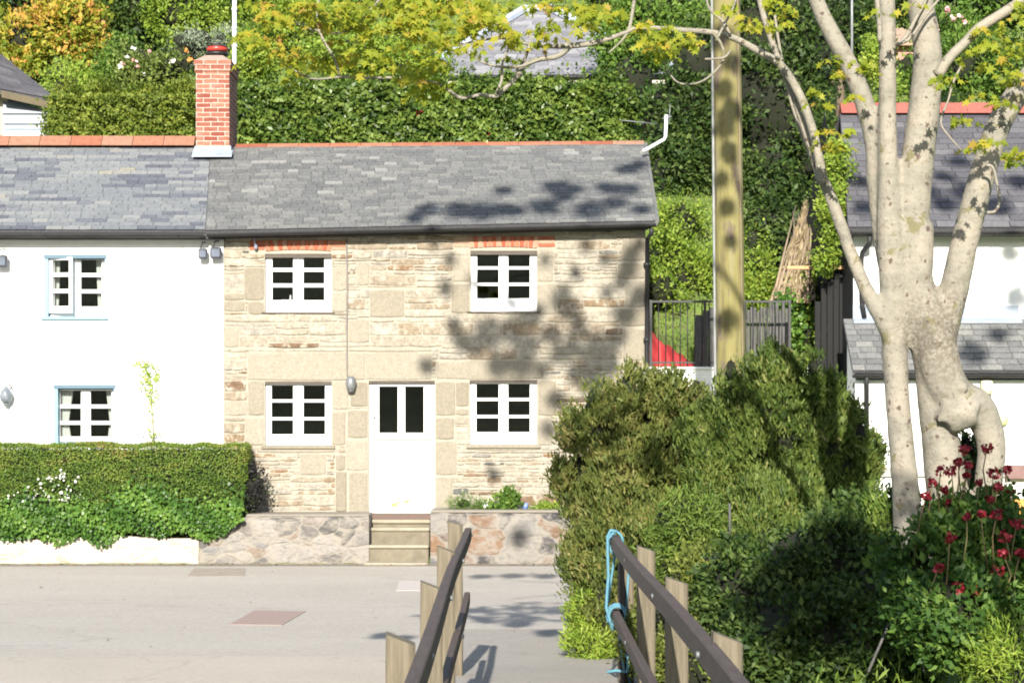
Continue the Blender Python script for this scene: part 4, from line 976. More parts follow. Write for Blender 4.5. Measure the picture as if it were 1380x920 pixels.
# ================================================================== raised yard: white wall, railing, boards, tarp, aerial
DR = 30.9
mb = MB(); mb.box((X(871,DF)+.03, DR-.12, .3), (4.5, DR+.12, Z(498,DR))); mb.bbox((X(871,DF)+.03, DR-.15, Z(498,DR)+.002), (4.5, DR+.15, Z(498,DR)+.04)); tag(mb.build('yard_wall', M_WHITE), 'white retaining wall of the raised yard below black railings', 'wall')
IR = thing('iron_railing', (X(970,DR), DR, 2.8), 'black metal railing on the white yard wall beside the stone cottage', 'railing')
zr0, zr1 = Z(494,DR)+.03, Z(405,DR); xr0, xr1 = X(875,DR), X(1066,DR)
mb = MB(); mb.box((xr0,DR-.022,zr1-.03),(xr1,DR+.022,zr1)); mb.build('top_rail', M_BLACK, IR)
mb = MB(); mb.box((xr0,DR-.015,zr0+.02),(xr1,DR+.015,zr0+.045)); mb.build('bottom_rail', M_BLACK, IR)
mb = MB(); mb.tube([(0,0,zr0-.02),(0,0,zr1-.03)], .009, 6)
b0 = mb.build('baluster', M_BLACK); b0.parent = IR; nb = 20
for i in range(nb):
    o = b0 if i == 0 else b0.copy()
    if i: COL.objects.link(o); o.parent = IR
    o.location = Vector((xr0+.03+(xr1-xr0-.06)*i/(nb-1), DR, 0))-Vector(IR.location)
for px in (877, 950, 1064):
    mb = MB(); mb.box((X(px,DR)-.018,DR-.03,Z(498,DR)),(X(px,DR)+.018,DR+.03,zr1+.01)); mb.build('railing_post', M_BLACK, IR)
GB = thing('board_fence', (X(1020,31.6), 31.6, 2.75), 'grey upright boards leaning behind the black railing right of the pole', 'fence')
for i in range(14):
    px = 1002+i*4.3; mb = MB(); h = Z(410+random.uniform(-4,10),31.6); mb.bbox((X(px,31.6)+.004,31.58,2.7),(X(px+4,31.6)-.002,31.61,h),.004, random.random()); mb.build('board', M_GREYWOOD, GB)
GB2 = thing('board_stack', (X(955,31.4), 31.4, 2.75), 'three grey boards leaning beside the left of the telegraph pole', 'boards')
for i, (a, b, tp) in enumerate(((938,948,424),(948,957,418),(957,966,414))):
    mb = MB(); xa, xb_ = X(a,31.4), X(b,31.4)-.006
    mb.hexa([(xa-.05,31.3,2.7),(xb_-.05,31.3,2.7),(xb_-.05,31.33,2.7),(xa-.05,31.33,2.7),(xa,31.45,Z(tp,31.4)),(xb_,31.45,Z(tp,31.4)),(xb_,31.48,Z(tp,31.4)),(xa,31.48,Z(tp,31.4))]); mb.build('board', M_GREYWOOD, GB2)
# red tarp: draped heap
mb = MB(); nx, ny = 26, 14; V = []
xa, xb_ = X(868,31.3), X(934,31.3)
for j in range(ny+1):
    for i in range(nx+1):
        s = i/nx; t = j/ny; h = Z(438,31.3)+(Z(492,31.3)-Z(438,31.3))*max(0,(s-.08))**.85 if s > .08 else Z(438,31.3)
        fold = .06*math.sin(s*21+t*5)+.05*math.sin(s*9-t*11)+.03*math.sin(s*37+t*19)
        zz = 2.72+(h-2.72)*math.sin(math.pi*min(1, .02+t*.98)*.97)**.6 if 0 < t < 1 else 2.70
        V.append((xa+(xb_-xa)*s+.02*math.sin(t*9), 31.15+.9*t-.05*math.sin(s*18)+fold*.7, zz+fold*.5*(1 if 0 < t < 1 else 0)))
mb.add(V, [(j*(nx+1)+i, j*(nx+1)+i+1, (j+1)*(nx+1)+i+1, (j+1)*(nx+1)+i) for j in range(ny) for i in range(nx)], smooth=True)
tag(mb.build('red_tarpaulin', M_REDTARP), 'crumpled red tarpaulin heaped behind the black railing by the cottage corner', 'tarpaulin')
# aerial bracket on the gable
AE = thing('aerial_mast', (X(868,32), 32, Z(203,32)), 'white cranked aerial pole on the cottage gable', 'aerial')
mb = MB(); mb.tube([W(866,204,32), W(872,201,32), W(895,188,32), W(897,184,32), W(898,155,32)], .028, 10); mb.build('mast', plain('white_metal_tube', (.75,.76,.78), (.65,.66,.68), 9, .4, .05), AE)
mb = MB(); mb.tube([W(893,160,32), W(905,157,32)], .016, 6); mb.tube([W(902,165,32), W(903,140,32)], .008, 6); mb.tube([W(835,162,31.9), W(885,167,32)], .008, 6); mb.build('aerial', M_GREYM, AE)
mb = MB(); mb.tube([(X(316,41),41,6), W(316,60,41), W(316,-40,41)], .045, 8); 
for py in (15,40,64): mb.lathe(W(316,py,41), [(.06,0),(.06,.05)], 8)
tag(mb.build('flag_pole', MATS['white_metal_tube']), 'slim pale pole rising behind the brick chimney', 'pole')
mb = MB(); mb.tube([(X(1148,40),40,5.5), W(1148,30,40), W(1148,-60,40)], .03, 8); tag(mb.build('metal_pole', M_GREYM), 'thin grey pole on the hillside above the right cottage', 'pole')

# ================================================================== RIGHT COTTAGE
DRC = 30.2
RCt = thing('slate_cottage', (X(1300,DRC), DRC, .45), 'white cottage behind the pale tree with dark slate roof and a slated lean-to', 'cottage')
rx0, rx1 = X(1150,DRC), X(1700,DRC)
win = RF(1340,1378,560,600,DRC) 
mb = MB(); wall_mesh(mb, rx0, rx1, .0, lambda x: Z(316,DRC), DRC, .4, [])
mb.build('wall', M_WHITE, RCt)
mb = MB(); mb.add([(rx0-.002,DRC+.002,0),(rx0-.002,DRC+5.6,0),(rx0-.002,DRC+5.6,4.8),(rx0-.002,DRC+2.8,7.0),(rx0-.002,DRC+.002,4.8)], [(4,3,2,1,0)]); mb.build('gable_wall', plain('shaded_gable_black', (.014,.014,.015), (.02,.02,.02), 6, .8, .4), RCt)  # gable's shade put into a near-black wall colour
e2 = lambda px, py: W(px, py, DRC-.25); r2 = lambda px, py: W(px, py, DRC+2.8)
RR = [e2(1143,307), e2(1700,307), r2(1640,152), r2(1143+ (690-1143)*0+0,152)]
RR[3][0] = X(1132, DRC+2.8); RR[2][0] = RR[1][0]
mb = MB(); slates(mb, RR, 20, .34, .012); mb.build('roof', M_SLATE_D, RCt)
mb = MB(); slab(mb, [c+np.array([0,.01,-.006]) for c in RR], .04); slab(mb, [np.array([RR[0][0],DRC+5.8,4.8]), np.array([RR[1][0],DRC+5.8,4.8]), RR[2]-(0,-.005,.01), RR[3]-(0,-.005,.01)], .04); mb.build('roof_deck', M_SLATE_D, RCt)
mb = MB(); a, b = RR[3]+(0,0,.03), RR[2]+(0,0,.03)
for k in range(14):
    p, q = a+(b-a)*k/14, a+(b-a)*(k+.985)/14
    mb.hexa([p+(0,-.18,-.06), q+(0,-.18,-.06), q+(0,.18,-.06), p+(0,.18,-.06), p+(0,-.02,.13), q+(0,-.02,.13), q+(0,.02,.13), p+(0,.02,.13)], random.uniform(0,.6))
mb.build('ridge_tiles', attr_mat('red_ridge', [(0,(.27,.075,.06)),(1,(.32,.12,.095))], .8, 12, .25), RCt)
gutter(RCt, W(1143,312,DRC-.3), W(1700,312,DRC-.3), .06)
mb = MB(); mb.box((rx0-.05,DRC-.22,Z(319,DRC)),(rx1,DRC-.004,Z(308,DRC))); mb.build('fascia', M_GUT, RCt)
mb = MB(); mb.tube([W(1172,318,DRC-.3), W(1172,328,DRC-.28), W(1162,340,DRC-.08), W(1161,352,DRC-.07), (X(1161,DRC),DRC-.07,Z(412,DRC)), (X(1164,DRC),DRC-.07,Z(428,DRC))], .036, 10); mb.build('downpipe', M_GUT, RCt)
# lean-to
yl = DRC-.75; 
LR = [np.array([X(1149,yl-.1), yl-.12, Z(500,yl-.12)]), np.array([rx1, yl-.12, Z(500,yl-.12)]), np.array([rx1, DRC-.01, Z(430,DRC)]), np.array([X(1149,yl-.1), DRC-.01, Z(430,DRC)])]
mb = MB(); slates(mb, LR, 9, .26, .012); mb.build('lean_to_roof', M_SLATE_R, RCt)
mb = MB(); slab(mb, [c+np.array([0,.005,-.006]) for c in LR], .03); mb.build('lean_to_deck', M_SLATE_D, RCt)
mb = MB(); mb.box((X(1149,DRC),DRC-.035,Z(431,DRC)),(X(1372,DRC),DRC-.004,Z(412,DRC))); mb.hexa([(X(1149,DRC),DRC-.12,Z(433,DRC)-.03),(X(1375,DRC),DRC-.12,Z(433,DRC)-.03),(X(1375,DRC),DRC-.02,Z(431,DRC)),(X(1149,DRC),DRC-.02,Z(431,DRC)),(X(1149,DRC),DRC-.12,Z(433,DRC)),(X(1375,DRC),DRC-.12,Z(433,DRC)),(X(1375,DRC),DRC-.02,Z(431,DRC)+.03),(X(1149,DRC),DRC-.02,Z(431,DRC)+.03)]); mb.build('flashing', M_LEAD, RCt)
gutter(RCt, W(1149,504,yl-.16), W(1700,504,yl-.16), .055)
mb = MB(); wall_mesh(mb, X(1153,yl), rx1, 0, lambda x: Z(512,yl), yl, .2, []); mb.add([(X(1153,yl),yl,0),(X(1153,yl),DRC,0),(X(1153,yl),DRC,Z(440,DRC)),(X(1153,yl),yl,Z(512,yl))], [(3,2,1,0)]); mb.build('lean_to_wall', M_WHITE, RCt)
mb = MB(); mb.box((X(1153,yl)-.01,yl-.05,Z(642,yl)),(rx1,yl-.003,Z(630,yl))); mb.build('band_course', plain('grey_band', (.38,.37,.36), (.3,.29,.28), 5, .9, .3), RCt)
mb = MB(); mb.tube([W(1168,506,yl-.16), W(1168,520,yl-.08), (X(1168,yl),yl-.06,.2)], .035, 10); mb.build('downpipe', M_GUT, RCt)
mb = MB(); c = W(1330,522,yl-.1); mb.lathe((c[0],c[1],c[2]-.09), [(.05,0),(.085,.005),(.085,.18),(.05,.19)], 16); mb.lathe((c[0],c[1],c[2]-.13), [(.02,0),(.04,.04)], 10)
mb.box((c[0]-.03,c[1],c[2]+.02),(c[0]+.03,yl-.004,c[2]+.08)); tag(mb.build('wall_lamp', plain('cream_plastic', (.70,.66,.45), (.62,.58,.40), 6, .5, .05)), 'cream cylindrical lamp under the lean-to gutter', 'wall light')
mb = MB(); c = W(1352,566,yl-.06); mb.tube([(c[0],yl-.005,c[2]),(c[0],yl-.07,c[2])], .075, 16); tag(mb.build('wall_disc', plain('lime_enamel', (.60,.66,.30), (.55,.6,.28), 6, .4, .05)), 'pale lime disc on the white lean-to wall right of the tree', 'disc')
mb = MB(); mb.bbox((X(1355,28.6),28.6,.6),(X(1400,28.6),28.75,Z(672,28.6)),.02); tag(mb.build('planter_box', plain('orange_wood', (.60,.28,.06), (.5,.24,.06), 6, .6, .2)), 'orange wooden planter at the right edge in front of the lean-to', 'planter')
mb = MB(); c = W(1386,640,yl-.1); mb.bbox((X(1353,yl),yl-.12,Z(645,yl)),(X(1420,yl),yl-.053,Z(626,yl)),.01); tag(mb.build('wall_plank', plain('brown_plank', (.22,.13,.12), (.16,.10,.09), 8, .8, .3)), 'dark reddish plank fixed on the lean-to wall', 'plank')
# black board screen added to darken the passage left of it
GT = thing('passage_shade_screen', (X(1124,31.2), 31.2, .5), 'tall black board screen added for the deep shade in the passage beside the slate cottage', 'screen')
mb = MB()
for i in range(6):
    a = 1098+i*8.3; mb.bbox((X(a,31.2)+.003,31.2,.4),(X(a+8.3,31.2)-.003,31.23,Z(356+ (0 if i > 1 else 50-25*i),31.2)), .006)
mb.build('boards', plain('passage_shade_black', (.003,.003,.003), (.004,.004,.004), 9, .8, .3, (8,8,1)), GT)
mb = MB(); mb.bbox((X(1060,31.1),31.05,Z(363,31.1)),(X(1140,31.1),31.1,Z(358.5,31.1)),.006); tag(mb.build('timber_rail', plain('tan_timber', (.50,.33,.17), (.42,.27,.14), 8, .8, .3, (1,8,8))), 'bare tan timber rail spanning the passage above the black screen', 'rail')

# ================================================================== THE PALE TREE (right)
DT = 13.0
TR = thing('maple_tree', (X(1240,DT), DT, .5), 'multi stemmed pale barked maple with yellow green spring leaves', 'tree')
mbk, t_, p_ = _nodes('pale_bark'); v_ = coords(t_, 'Object', (1,1,1)); vs_ = coords(t_, 'Object', (1,1,3.5))
na = noise(t_, v_, 4.5, 6, .7); nb_ = noise(t_, v_, 38, 4, .7); nl = noise(t_, vs_, 9, 3, .5)
c_ = ramp(t_, na, [(.3, (.165,.155,.125)), (.5, (.25,.23,.185)), (.7, (.31,.265,.21))])
c_ = mixc(t_, 1.0, c_, ramp(t_, nl, [(.3, (.92,)*3), (.7, (1.05,)*3)]), 'MULTIPLY')
vo = N(t_, 'ShaderNodeTexVoronoi'); vo.inputs['Scale'].default_value = 17; vo.inputs['Randomness'].default_value = 1; vq = N(t_, 'ShaderNodeVectorMath', operation='MULTIPLY_ADD'); nq = N(t_, 'ShaderNodeTexNoise'); nq.inputs['Scale'].default_value = 30; t_.links.new(v_, nq.inputs['Vector']); t_.links.new(nq.outputs['Color'], vq.inputs[0]); vq.inputs[1].default_value = (.045,.045,.045); t_.links.new(v_, vq.inputs[2]); t_.links.new(vq.outputs[0], vo.inputs['Vector'])
sc_ = N(t_, 'ShaderNodeSeparateColor'); t_.links.new(vo.outputs['Color'], sc_.inputs[0])
rad_ = ramp(t_, sc_.outputs[0], [(.35, (0,0,0)), (1, (.30,)*3)])
lt = N(t_, 'ShaderNodeMath', operation='LESS_THAN'); t_.links.new(vo.outputs['Distance'], lt.inputs[0]); t_.links.new(rad_, lt.inputs[1])
c_ = mixc(t_, lt.outputs[0], c_, (.10,.07,.055))
gd = N(t_, 'ShaderNodeVectorMath', operation='DISTANCE'); tc0 = coords(t_, 'Object'); t_.links.new(tc0, gd.inputs[0]); fk = W(1272,450,DT)-np.array([X(1240,DT),DT,.5]); gd.inputs[1].default_value = tuple(fk)
spk = noise(t_, v_, 42, 3, .7); mk = N(t_, 'ShaderNodeMath', operation='MULTIPLY'); t_.links.new(ramp(t_, gd.outputs['Value'], [(.12, (1,1,1)), (.42, (0,0,0))]), mk.inputs[0]); t_.links.new(ramp(t_, spk, [(.45, (0,0,0)), (.52, (.9,)*3)]), mk.inputs[1])
c_ = mixc(t_, mk.outputs[0], c_, (.12,.095,.07))
nm_ = noise(t_, v_, 5.5, 5, .75, .3); c_ = mixc(t_, ramp(t_, nm_, [(.59, (0,0,0)), (.63, (.85,)*3)]), c_, (.14,.125,.055))
n9 = noise(t_, v_, 26, 3, .8); c_ = mixc(t_, ramp(t_, n9, [(.57, (0,0,0)), (.66, (.75,)*3)]), c_, (.13,.105,.08))
t_.links.new(c_, p_.inputs['Base Color']); p_.inputs['Roughness'].default_value = .85; hb = mixc(t_, .25, nb_, nl); bump(t_, p_, hb, .8, .014)
def limb(mb, path, D=DT, seg=8, n=12):
    """path: (px,py,width_px[,D]) smoothed with Catmull-Rom"""
    P = [np.append(W(q[0], q[1], q[3] if len(q) > 3 else D), q[2]*MPX(q[3] if len(q) > 3 else D)/2) for q in path]
    P = [2*P[0]-P[1]]+P+[2*P[-1]-P[-2]]; out = []
    for i in range(1, len(P)-2):
        for k in range(seg):
            t = k/seg; out.append(.5*((2*P[i])+(-P[i-1]+P[i+1])*t+(2*P[i-1]-5*P[i]+4*P[i+1]-P[i+2])*t*t+(-P[i-1]+3*P[i]-3*P[i+1]+P[i+2])*t**3))
    out.append(P[-2]); mb.tube([q[:3] for q in out], [max(.002, q[3]) for q in out], n, rough=.03); return out
tm = MB()
limb(tm, [(1230,760,56),(1224,700,42),(1217,620,36),(1209,530,34),(1205,450,36),(1205,390,40),(1200,320,36),(1197,240,28),(1196,150,25),(1196,60,24),(1194,-40,24),(1190,-200,22),(1180,-400,18)])
limb(tm, [(1290,760,70),(1280,690,60),(1270,610,54),(1257,540,42),(1248,480,38),(1238,420,56),(1230,360,50),(1230,300,46),(1236,220,46),(1246,140,44),(1250,70,40),(1240,0,36),(1236,-80,36),(1250,-250,34),(1262,-500,28),(1250,-800,22),(1245,-1000,12)], DT+.04)
limb(tm, [(1240,390,36),(1260,440,52),(1266,490,58),(1284,532,56),(1318,550,48),(1336,600,40),(1332,660,40),(1338,740,50)], DT-.02)
limb(tm, [(1264,470,44),(1275,430,42),(1287,385,40),(1300,325,38),(1316,265,37),(1330,215,36),(1350,160,34),(1382,112,33),(1430,50,30),(1490,-80,26),(1540,-300,20),(1560,-520,12)], DT)
limb(tm, [(1288,556,50),(1276,570,34),(1306,552,50)], DT-.09)
limb(tm, [(1238,300,42),(1234,360,48),(1230,430,44)], DT+.02)
for (kx, ky, kr) in ((1262,455,20),(1296,520,18),(1312,548,22)): limb(tm, [(kx-6,ky,kr),(kx+6,ky+4,kr)], DT-.13, 2)
limb(tm, [(1206,470,22),(1190,432,24),(1172,400,21),(1150,350,19),(1132,300,18),(1118,262,17),(1108,240,16)], DT-.03)
limb(tm, [(1200,370,30),(1189,320,26),(1180,250,24),(1178,190,28),(1162,130,27),(1140,80,26),(1118,40,24),(1100,0,22),(1080,-60,22),(1040,-220,20),(980,-420,15),(940,-560,10)], DT+.10)
trunk = tm.build('trunk', mbk, TR)
rm = trunk.modifiers.new('remesh', 'REMESH'); rm.mode = 'VOXEL'; rm.voxel_size = .017; rm.use_smooth_shade = True
sm_ = trunk.modifiers.new('smooth', 'SMOOTH'); sm_.iterations = 6; sm_.factor = .6
br = MB()
limb(br, [(1110,248,15),(1102,205,12),(1092,165,12),(1076,125,12),(1052,88,11),(1020,68,10),(990,52,8.5),(960,44,8),(920,41,7.5),(880,38,6),(852,41,6)], DT-.15, 6, 8)
limb(br, [(1108,246,15),(1096,208,12),(1082,165,11),(1066,118,10),(1052,88,9),(1040,55,9),(1026,10,8),(1018,-40,7)], DT-.05, 6, 8)
limb(br, [(856,38,5),(838,46,6),(800,58,7.5),(765,62,8),(735,62,6),(712,60,5),(690,50,3),(660,40,2)], DT-.4, 6, 8)
limb(br, [(770,62,7),(752,76,7),(728,80,7),(708,88,7),(694,106,7),(680,120,6.5),(668,130,6),(648,128,5),(622,132,5),(605,122,4),(590,112,3)], DT-.45, 6, 8)
limb(br, [(668,128,4),(676,108,4.5),(677,85,4),(686,64,3),(692,48,2)], DT-.47, 5, 6)
limb(br, [(694,98,3),(706,82,4),(712,66,3.5),(716,48,2)], DT-.42, 5, 6)
limb(br, [(728,80,4),(700,90,4),(672,90,3.5),(650,84,3),(630,70,2)], DT-.5, 5, 6)
limb(br, [(712,60,4),(680,52,3.5),(640,56,3),(600,66,2.5),(570,80,2)], DT-.5, 5, 6)
limb(br, [(590,112,2.5),(560,107,3),(530,105,4),(500,105,3.6),(460,104,3),(420,106,2.6),(385,88,2)], DT-.55, 5, 6)
limb(br, [(430,-10,3),(428,30,4),(436,55,4),(450,78,3.5),(458,104,3)], DT-.5, 5, 6)
limb(br, [(560,-60,4),(520,-10,4),(470,40,3),(430,42,3),(395,30,2)], DT-.5, 5, 6)
limb(br, [(860,-60,5),(856,-10,5),(850,30,5),(845,45,4)], DT-.4, 5, 6)
limb(br, [(845,45,4),(838,55,3),(820,72,2.5)], DT-.4, 5, 6)
limb(br, [(960,44,4),(972,60,4),(975,80,3),(960,100,3),(940,112,3),(915,112,2.5),(900,95,2),(890,72,2)], DT-.3, 5, 6)
limb(br, [(985,50,4),(975,30,4),(955,10,3.5),(950,-30,3)], DT-.25, 5, 6)
limb(br, [(965,55,4),(978,30,3.5),(990,5,3),(995,-30,3)], DT-.3, 5, 6)
limb(br, [(985,68,3),(975,78,3.5),(950,80,3)], DT-.35, 5, 6)
limb(br, [(1264,102,15),(1280,78,14),(1300,58,13),(1320,38,14),(1345,22,14),(1372,4,14),(1410,-30,13),(1470,-80,10)], DT-.05, 6, 8)
limb(br, [(1208,62,6),(1222,48,6),(1236,22,5),(1248,0,5),(1262,-40,5)], DT-.08, 5, 6)
limb(br, [(1212,60,4),(1228,50,4.5),(1250,18,4),(1275,-12,4)], DT-.14, 5, 6)
limb(br, [(1186,56,7),(1185,30,7),(1182,0,7),(1180,-60,6)], DT-.1, 5, 6)
limb(br, [(1328,222,4),(1338,226,4.5),(1343,245,4),(1347,268,4),(1342,284,4.5),(1330,287,5)], DT-.22, 5, 6)
limb(br, [(1295,90,3),(1285,110,3.5),(1278,135,3),(1268,165,3),(1280,185,2.5),(1296,203,2)], DT-.2, 5, 6)
limb(br, [(1110,250,6),(1080,180,5),(1062,120,5),(1050,60,4),(1044,20,4)], DT+.2, 5, 6)
# off-frame crown limbs
for path in ([(1080,-60,18),(900,-150,14),(700,-260,10),(500,-300,6)],[(850,-10,6),(840,-90,8),(900,-150,10)],[(900,-150,10),(740,-120,8),(600,-90,6),(520,-40,4)],
             [(1190,-300,16),(1050,-560,12),(850,-800,8),(700,-900,5)],[(1255,-400,20),(1150,-800,14),(950,-1100,8)],[(1250,-600,18),(1350,-900,12),(1450,-1100,8)],[(1180,-400,12),(1000,-1000,8),(900,-1300,5)]):
    limb(br, path, DT, 5, 7)
br.build('branches', mbk, TR)
# ---- leaves of the visible sprays
sprays = [  # px, py, sx, sy, count
 (350,45,26,34,95),(392,60,22,28,70),(400,10,40,18,120),(470,20,42,26,190),(452,70,18,18,55),(500,85,22,18,55),(540,40,36,30,170),(545,95,18,16,45),(560,10,45,18,160),(600,30,34,26,130),
 (640,15,40,16,90),(676,32,26,12,40),(700,6,40,8,50),(748,48,20,9,24),(756,30,16,8,16),(650,66,10,8,14),(612,58,16,12,26),(585,82,14,14,28),(570,118,20,14,55),(590,105,14,8,16),(780,8,26,10,50),(812,10,22,8,40),(800,28,18,7,30),(835,22,10,6,14),
 (870,45,18,12,30),(900,48,24,14,50),(905,62,16,10,26),(930,60,14,12,22),(1010,30,16,12,26),(1030,35,14,10,26),(1040,5,22,10,28),(990,8,16,9,18),(685,88,8,8,10),(728,58,10,8,16),(680,55,14,8,16),
 (1110,125,14,10,14),(1125,180,16,16,22),(1118,200,16,18,20),(1140,90,12,8,10),(1300,160,12,8,14),(1310,195,14,10,16),(1345,205,16,14,24),(1370,215,14,12,18),(1330,60,30,26,46),(1350,100,26,20,40),(1300,110,22,16,24),(1360,50,24,30,44),(1370,10,20,14,30),(1180,12,14,8,12),(1240,5,12,8,12),(1335,140,18,10,20),(1120,70,10,10,8),(1170,80,14,12,14),(1155,135,12,10,10)]
def spray_leaves(name, lst, D, mat, leaf, flat=.25):
    pos = []; dr = []; rn = []; nm = []
    for (px, py, sx, sy, k) in lst:
        k = int(k*1.15); nsub = max(1, k//8); Dc = D+rng.uniform(-.5,.35)
        for _ in range(nsub):
            c = W(px+rng.normal()*sx*.7, py+rng.normal()*sy*.6, Dc+rng.normal()*.15); b = rng.random()
            m = 9; ang = rng.uniform(0, 2*math.pi, m); rr_ = rng.uniform(.01,.075,m)
            p = c+np.stack([rr_*np.cos(ang)*1.3, rr_*np.sin(ang), -rr_*.6+rng.normal(size=m)*.012], 1)
            d = np.stack([np.cos(ang), np.sin(ang)*.7, rng.uniform(-1.3,-.2,m)], 1)
            pos.append(p); dr.append(d); nm.append(np.stack([np.cos(ang)*.4, -np.full(m,.7), rng.uniform(.3,1,m)], 1)); rn.append(np.clip(.5*b+.5*rng.random(m), 0, 1))
    pos = np.vstack(pos); n = len(pos)
    return leaf_mesh(name, 'maple', pos, np.vstack(dr), leaf*rng.uniform(.65,1.2,n), np.concatenate(rn), mat, TR, nrm=np.vstack(nm))
spray_leaves('leaf_sprays', sprays, DT-.45, G_MAPLE, .066)
# ---- crown above the frame: placed where its shadows fall on the cottages
tgt = [(600,388,12,DF),(576,495,12,DF),(612,440,14,DF),(622,462,16,DF),(655,450,26,DF),(690,446,22,DF),(700,490,28,DF),(672,490,22,DF),(745,450,18,DF),(765,415,22,DF),(758,400,18,DF),(805,462,20,DF),(798,480,18,DF),(752,478,16,DF),(775,368,10,DF),
 (850,345,16,DF),(862,400,18,DF),(842,425,20,DF),(838,380,14,DF),(800,515,22,DF),(750,540,16,DF),(740,580,12,DF),(606,350,10,DF),(650,400,8,DF),(690,405,12,DF),(735,350,8,DF),(790,330,10,DF),(815,350,9,DF),(780,440,16,DF),(818,395,10,DF),(780,505,18,DF),(830,455,16,DF),(715,465,18,DF),(862,330,10,DF),(640,470,14,DF),(725,420,12,DF),(585,325,9,DF),(730,500,14,DF),(665,640,10,DF),(770,470,18,DF),(820,490,20,DF),(712,430,18,DF),(640,380,9,DF),(845,365,14,DF),
 (580,288,18,30.4),(560,300,14,30.1),(620,286,24,30.3),(655,290,28,30.3),(690,288,20,30.3),(680,262,14,31),(735,285,24,30.4),(760,270,18,30.8),(750,254,20,31.1),(775,258,14,31),(820,256,20,31),(850,262,18,31),(795,290,26,30.3),(845,232,18,31.7),(862,226,14,31.9),(830,278,20,30.5),(865,290,14,30.3),
 (1290,225,16,31.8),(1270,245,14,31.3),(1300,270,26,31),(1340,290,24,30.7),(1370,250,20,31.2),(1270,285,20,30.7),(1160,250,14,31.2),(1165,290,18,30.6),(1210,280,22,30.6),(1360,340,16,DRC),(1300,350,12,DRC),(1170,400,14,DRC),(1310,480,24,29.7),(1345,450,16,29.9),(1370,400,16,DRC),(1250,265,18,31),
 (972,60,14,DP),(985,95,12,DP),(975,130,10,DP),(985,160,14,DP),(975,180,14,DP),(980,290,10,DP),(650,778,16,27),(690,772,20,27),(735,775,18,27),(515,857,16,19.8),(545,860,14,19.6),(650,833,14,21.4),(700,842,20,21),(740,858,20,20),(610,742,8,29),(700,720,12,29.1),(982,215,12,DP),(970,250,8,DP),(980,440,14,DP),(984,335,6,DP)]
pos=[];dr=[];rn=[];nm=[]
for (px, py, r_, D) in tgt:
    T0 = W(px, py, D); Dc = min(DT+rng.uniform(-2.4,1.8), (T0[2]+.466*D-2.15)/.668-1.6); s = (D-Dc)/(-TO_SUN.y); c = T0+np.array(TO_SUN)*s
    R_ = r_*MPX(D)*(.56 if D == DF else .66)
    k = int(max(40, 2000*R_)); 
    p = c+rng.normal(size=(k,3))*np.array([R_*.55, R_*.8, R_*.48]); pos.append(p); dr.append(rng.normal(size=(k,3))+np.array([0,0,-.5])); rn.append(rng.random(k)); nm.append(rng.normal(size=(k,3))*.5+np.array([0,-.9,.4]))
pos = np.vstack(pos); n = len(pos)
leaf_mesh('crown', 'maple', pos, np.vstack(dr), .115*rng.uniform(.7,1.2,n), np.concatenate(rn), G_MAPLE, TR, nrm=np.vstack(nm))

# ================================================================== big shrubs in front
def shrub(name, blobs, mat, n_cl, per, cl_r, leaf, tpl, label, cat='shrub', group=None, **kw):
    o = foliage(name, blobs, mat, n_cl, per, cl_r, leaf, tpl, **kw); return tag(o, label, cat, group)
def feathery(name, blobs, spires, mat, n_cl, label, D, out=26):
    bl = list(blobs)
    for (px, py, rx, ry) in spires: bl.append(PB(px, py, D+rng.uniform(-.3,.3), rx, ry))
    for b in list(blobs):           # looser lobes standing proud of the mass
        for _ in range(out//len(blobs)+3):
            s_ = sph(1)[0]; s_[1] = -abs(s_[1])*.8; bl.append((b[0]+b[1]*s_*.86, np.array([1,.8,1.25])*rng.uniform(.12,.26)))
    return shrub(name, bl, mat, int(n_cl*1.25), 17, .08, .072, 'sprig', label, up=1.1, core=.70, spread=.7, gap=.34)
feathery('conifer_shrub', [PB(855,626,18.4,84,98),PB(845,720,18.3,80,110),PB(905,612,18.6,70,80),PB(828,810,18.1,46,76),PB(890,780,18,84,120)],
    [(800,548,14,34),(845,528,16,34),(880,530,12,28),(908,528,16,30),(938,532,14,28),(770,580,14,30),(755,640,12,24)], G_OLIVE, 4600, 'large olive feathery conifer at the bridge end in front of the cottage corner', 18.2)
feathery('conifer_shrub', [PB(1050,600,17.6,80,88),PB(1095,650,17.5,66,100),PB(985,610,17.8,62,88),PB(1060,740,17.2,100,110),PB(1130,610,17.6,30,66)],
    [(985,505,12,28),(1010,510,14,30),(1040,495,12,30),(1065,505,16,34),(1095,500,9,34),(1118,535,12,34),(1145,560,12,36),(1160,600,10,40)], G_OLIVE2, 4400, 'large green feathery conifer between the telegraph pole and the pale tree', 17.4)
# upright tips
def tips(lst, mat, name, label, D):
    pos=[];dr=[];rn=[]
    for (px,py,h) in lst:
        for k in range(26):
            t = rng.random(); pos.append(W(px+rng.normal()*h*.13*(1-t)+.5, py+h*(1-t)-h*.5, D+rng.normal()*.05)); dr.append([rng.normal()*.5,rng.normal()*.4,1]); rn.append(rng.random())
    pos=np.array(pos); n=len(pos); return pos, np.array(dr), np.array(rn)
shrub('laurel_bush', [PB(935,700,17.1,60,40),PB(900,745,17.2,34,40),PB(965,735,17.0,40,36),PB(1010,705,16.9,30,24)], G_FERN, 460, 14, .10, .08, 'blade', 'bright green leafy bush growing behind the right railing', core=.8)
shrub('privet_bush', [PB(960,800,14.2,75,62),PB(1000,860,14,70,60),PB(890,860,15,50,60),PB(925,900,13.8,60,60)], leaf_mat('privet_leaf', [(0,(.04,.06,.012)),(.5,(.13,.16,.03)),(1,(.26,.28,.07))]), 1000, 18, .08, .045, 'oval', 'fine leaved yellow green bush behind the right hand posts', core=.82)
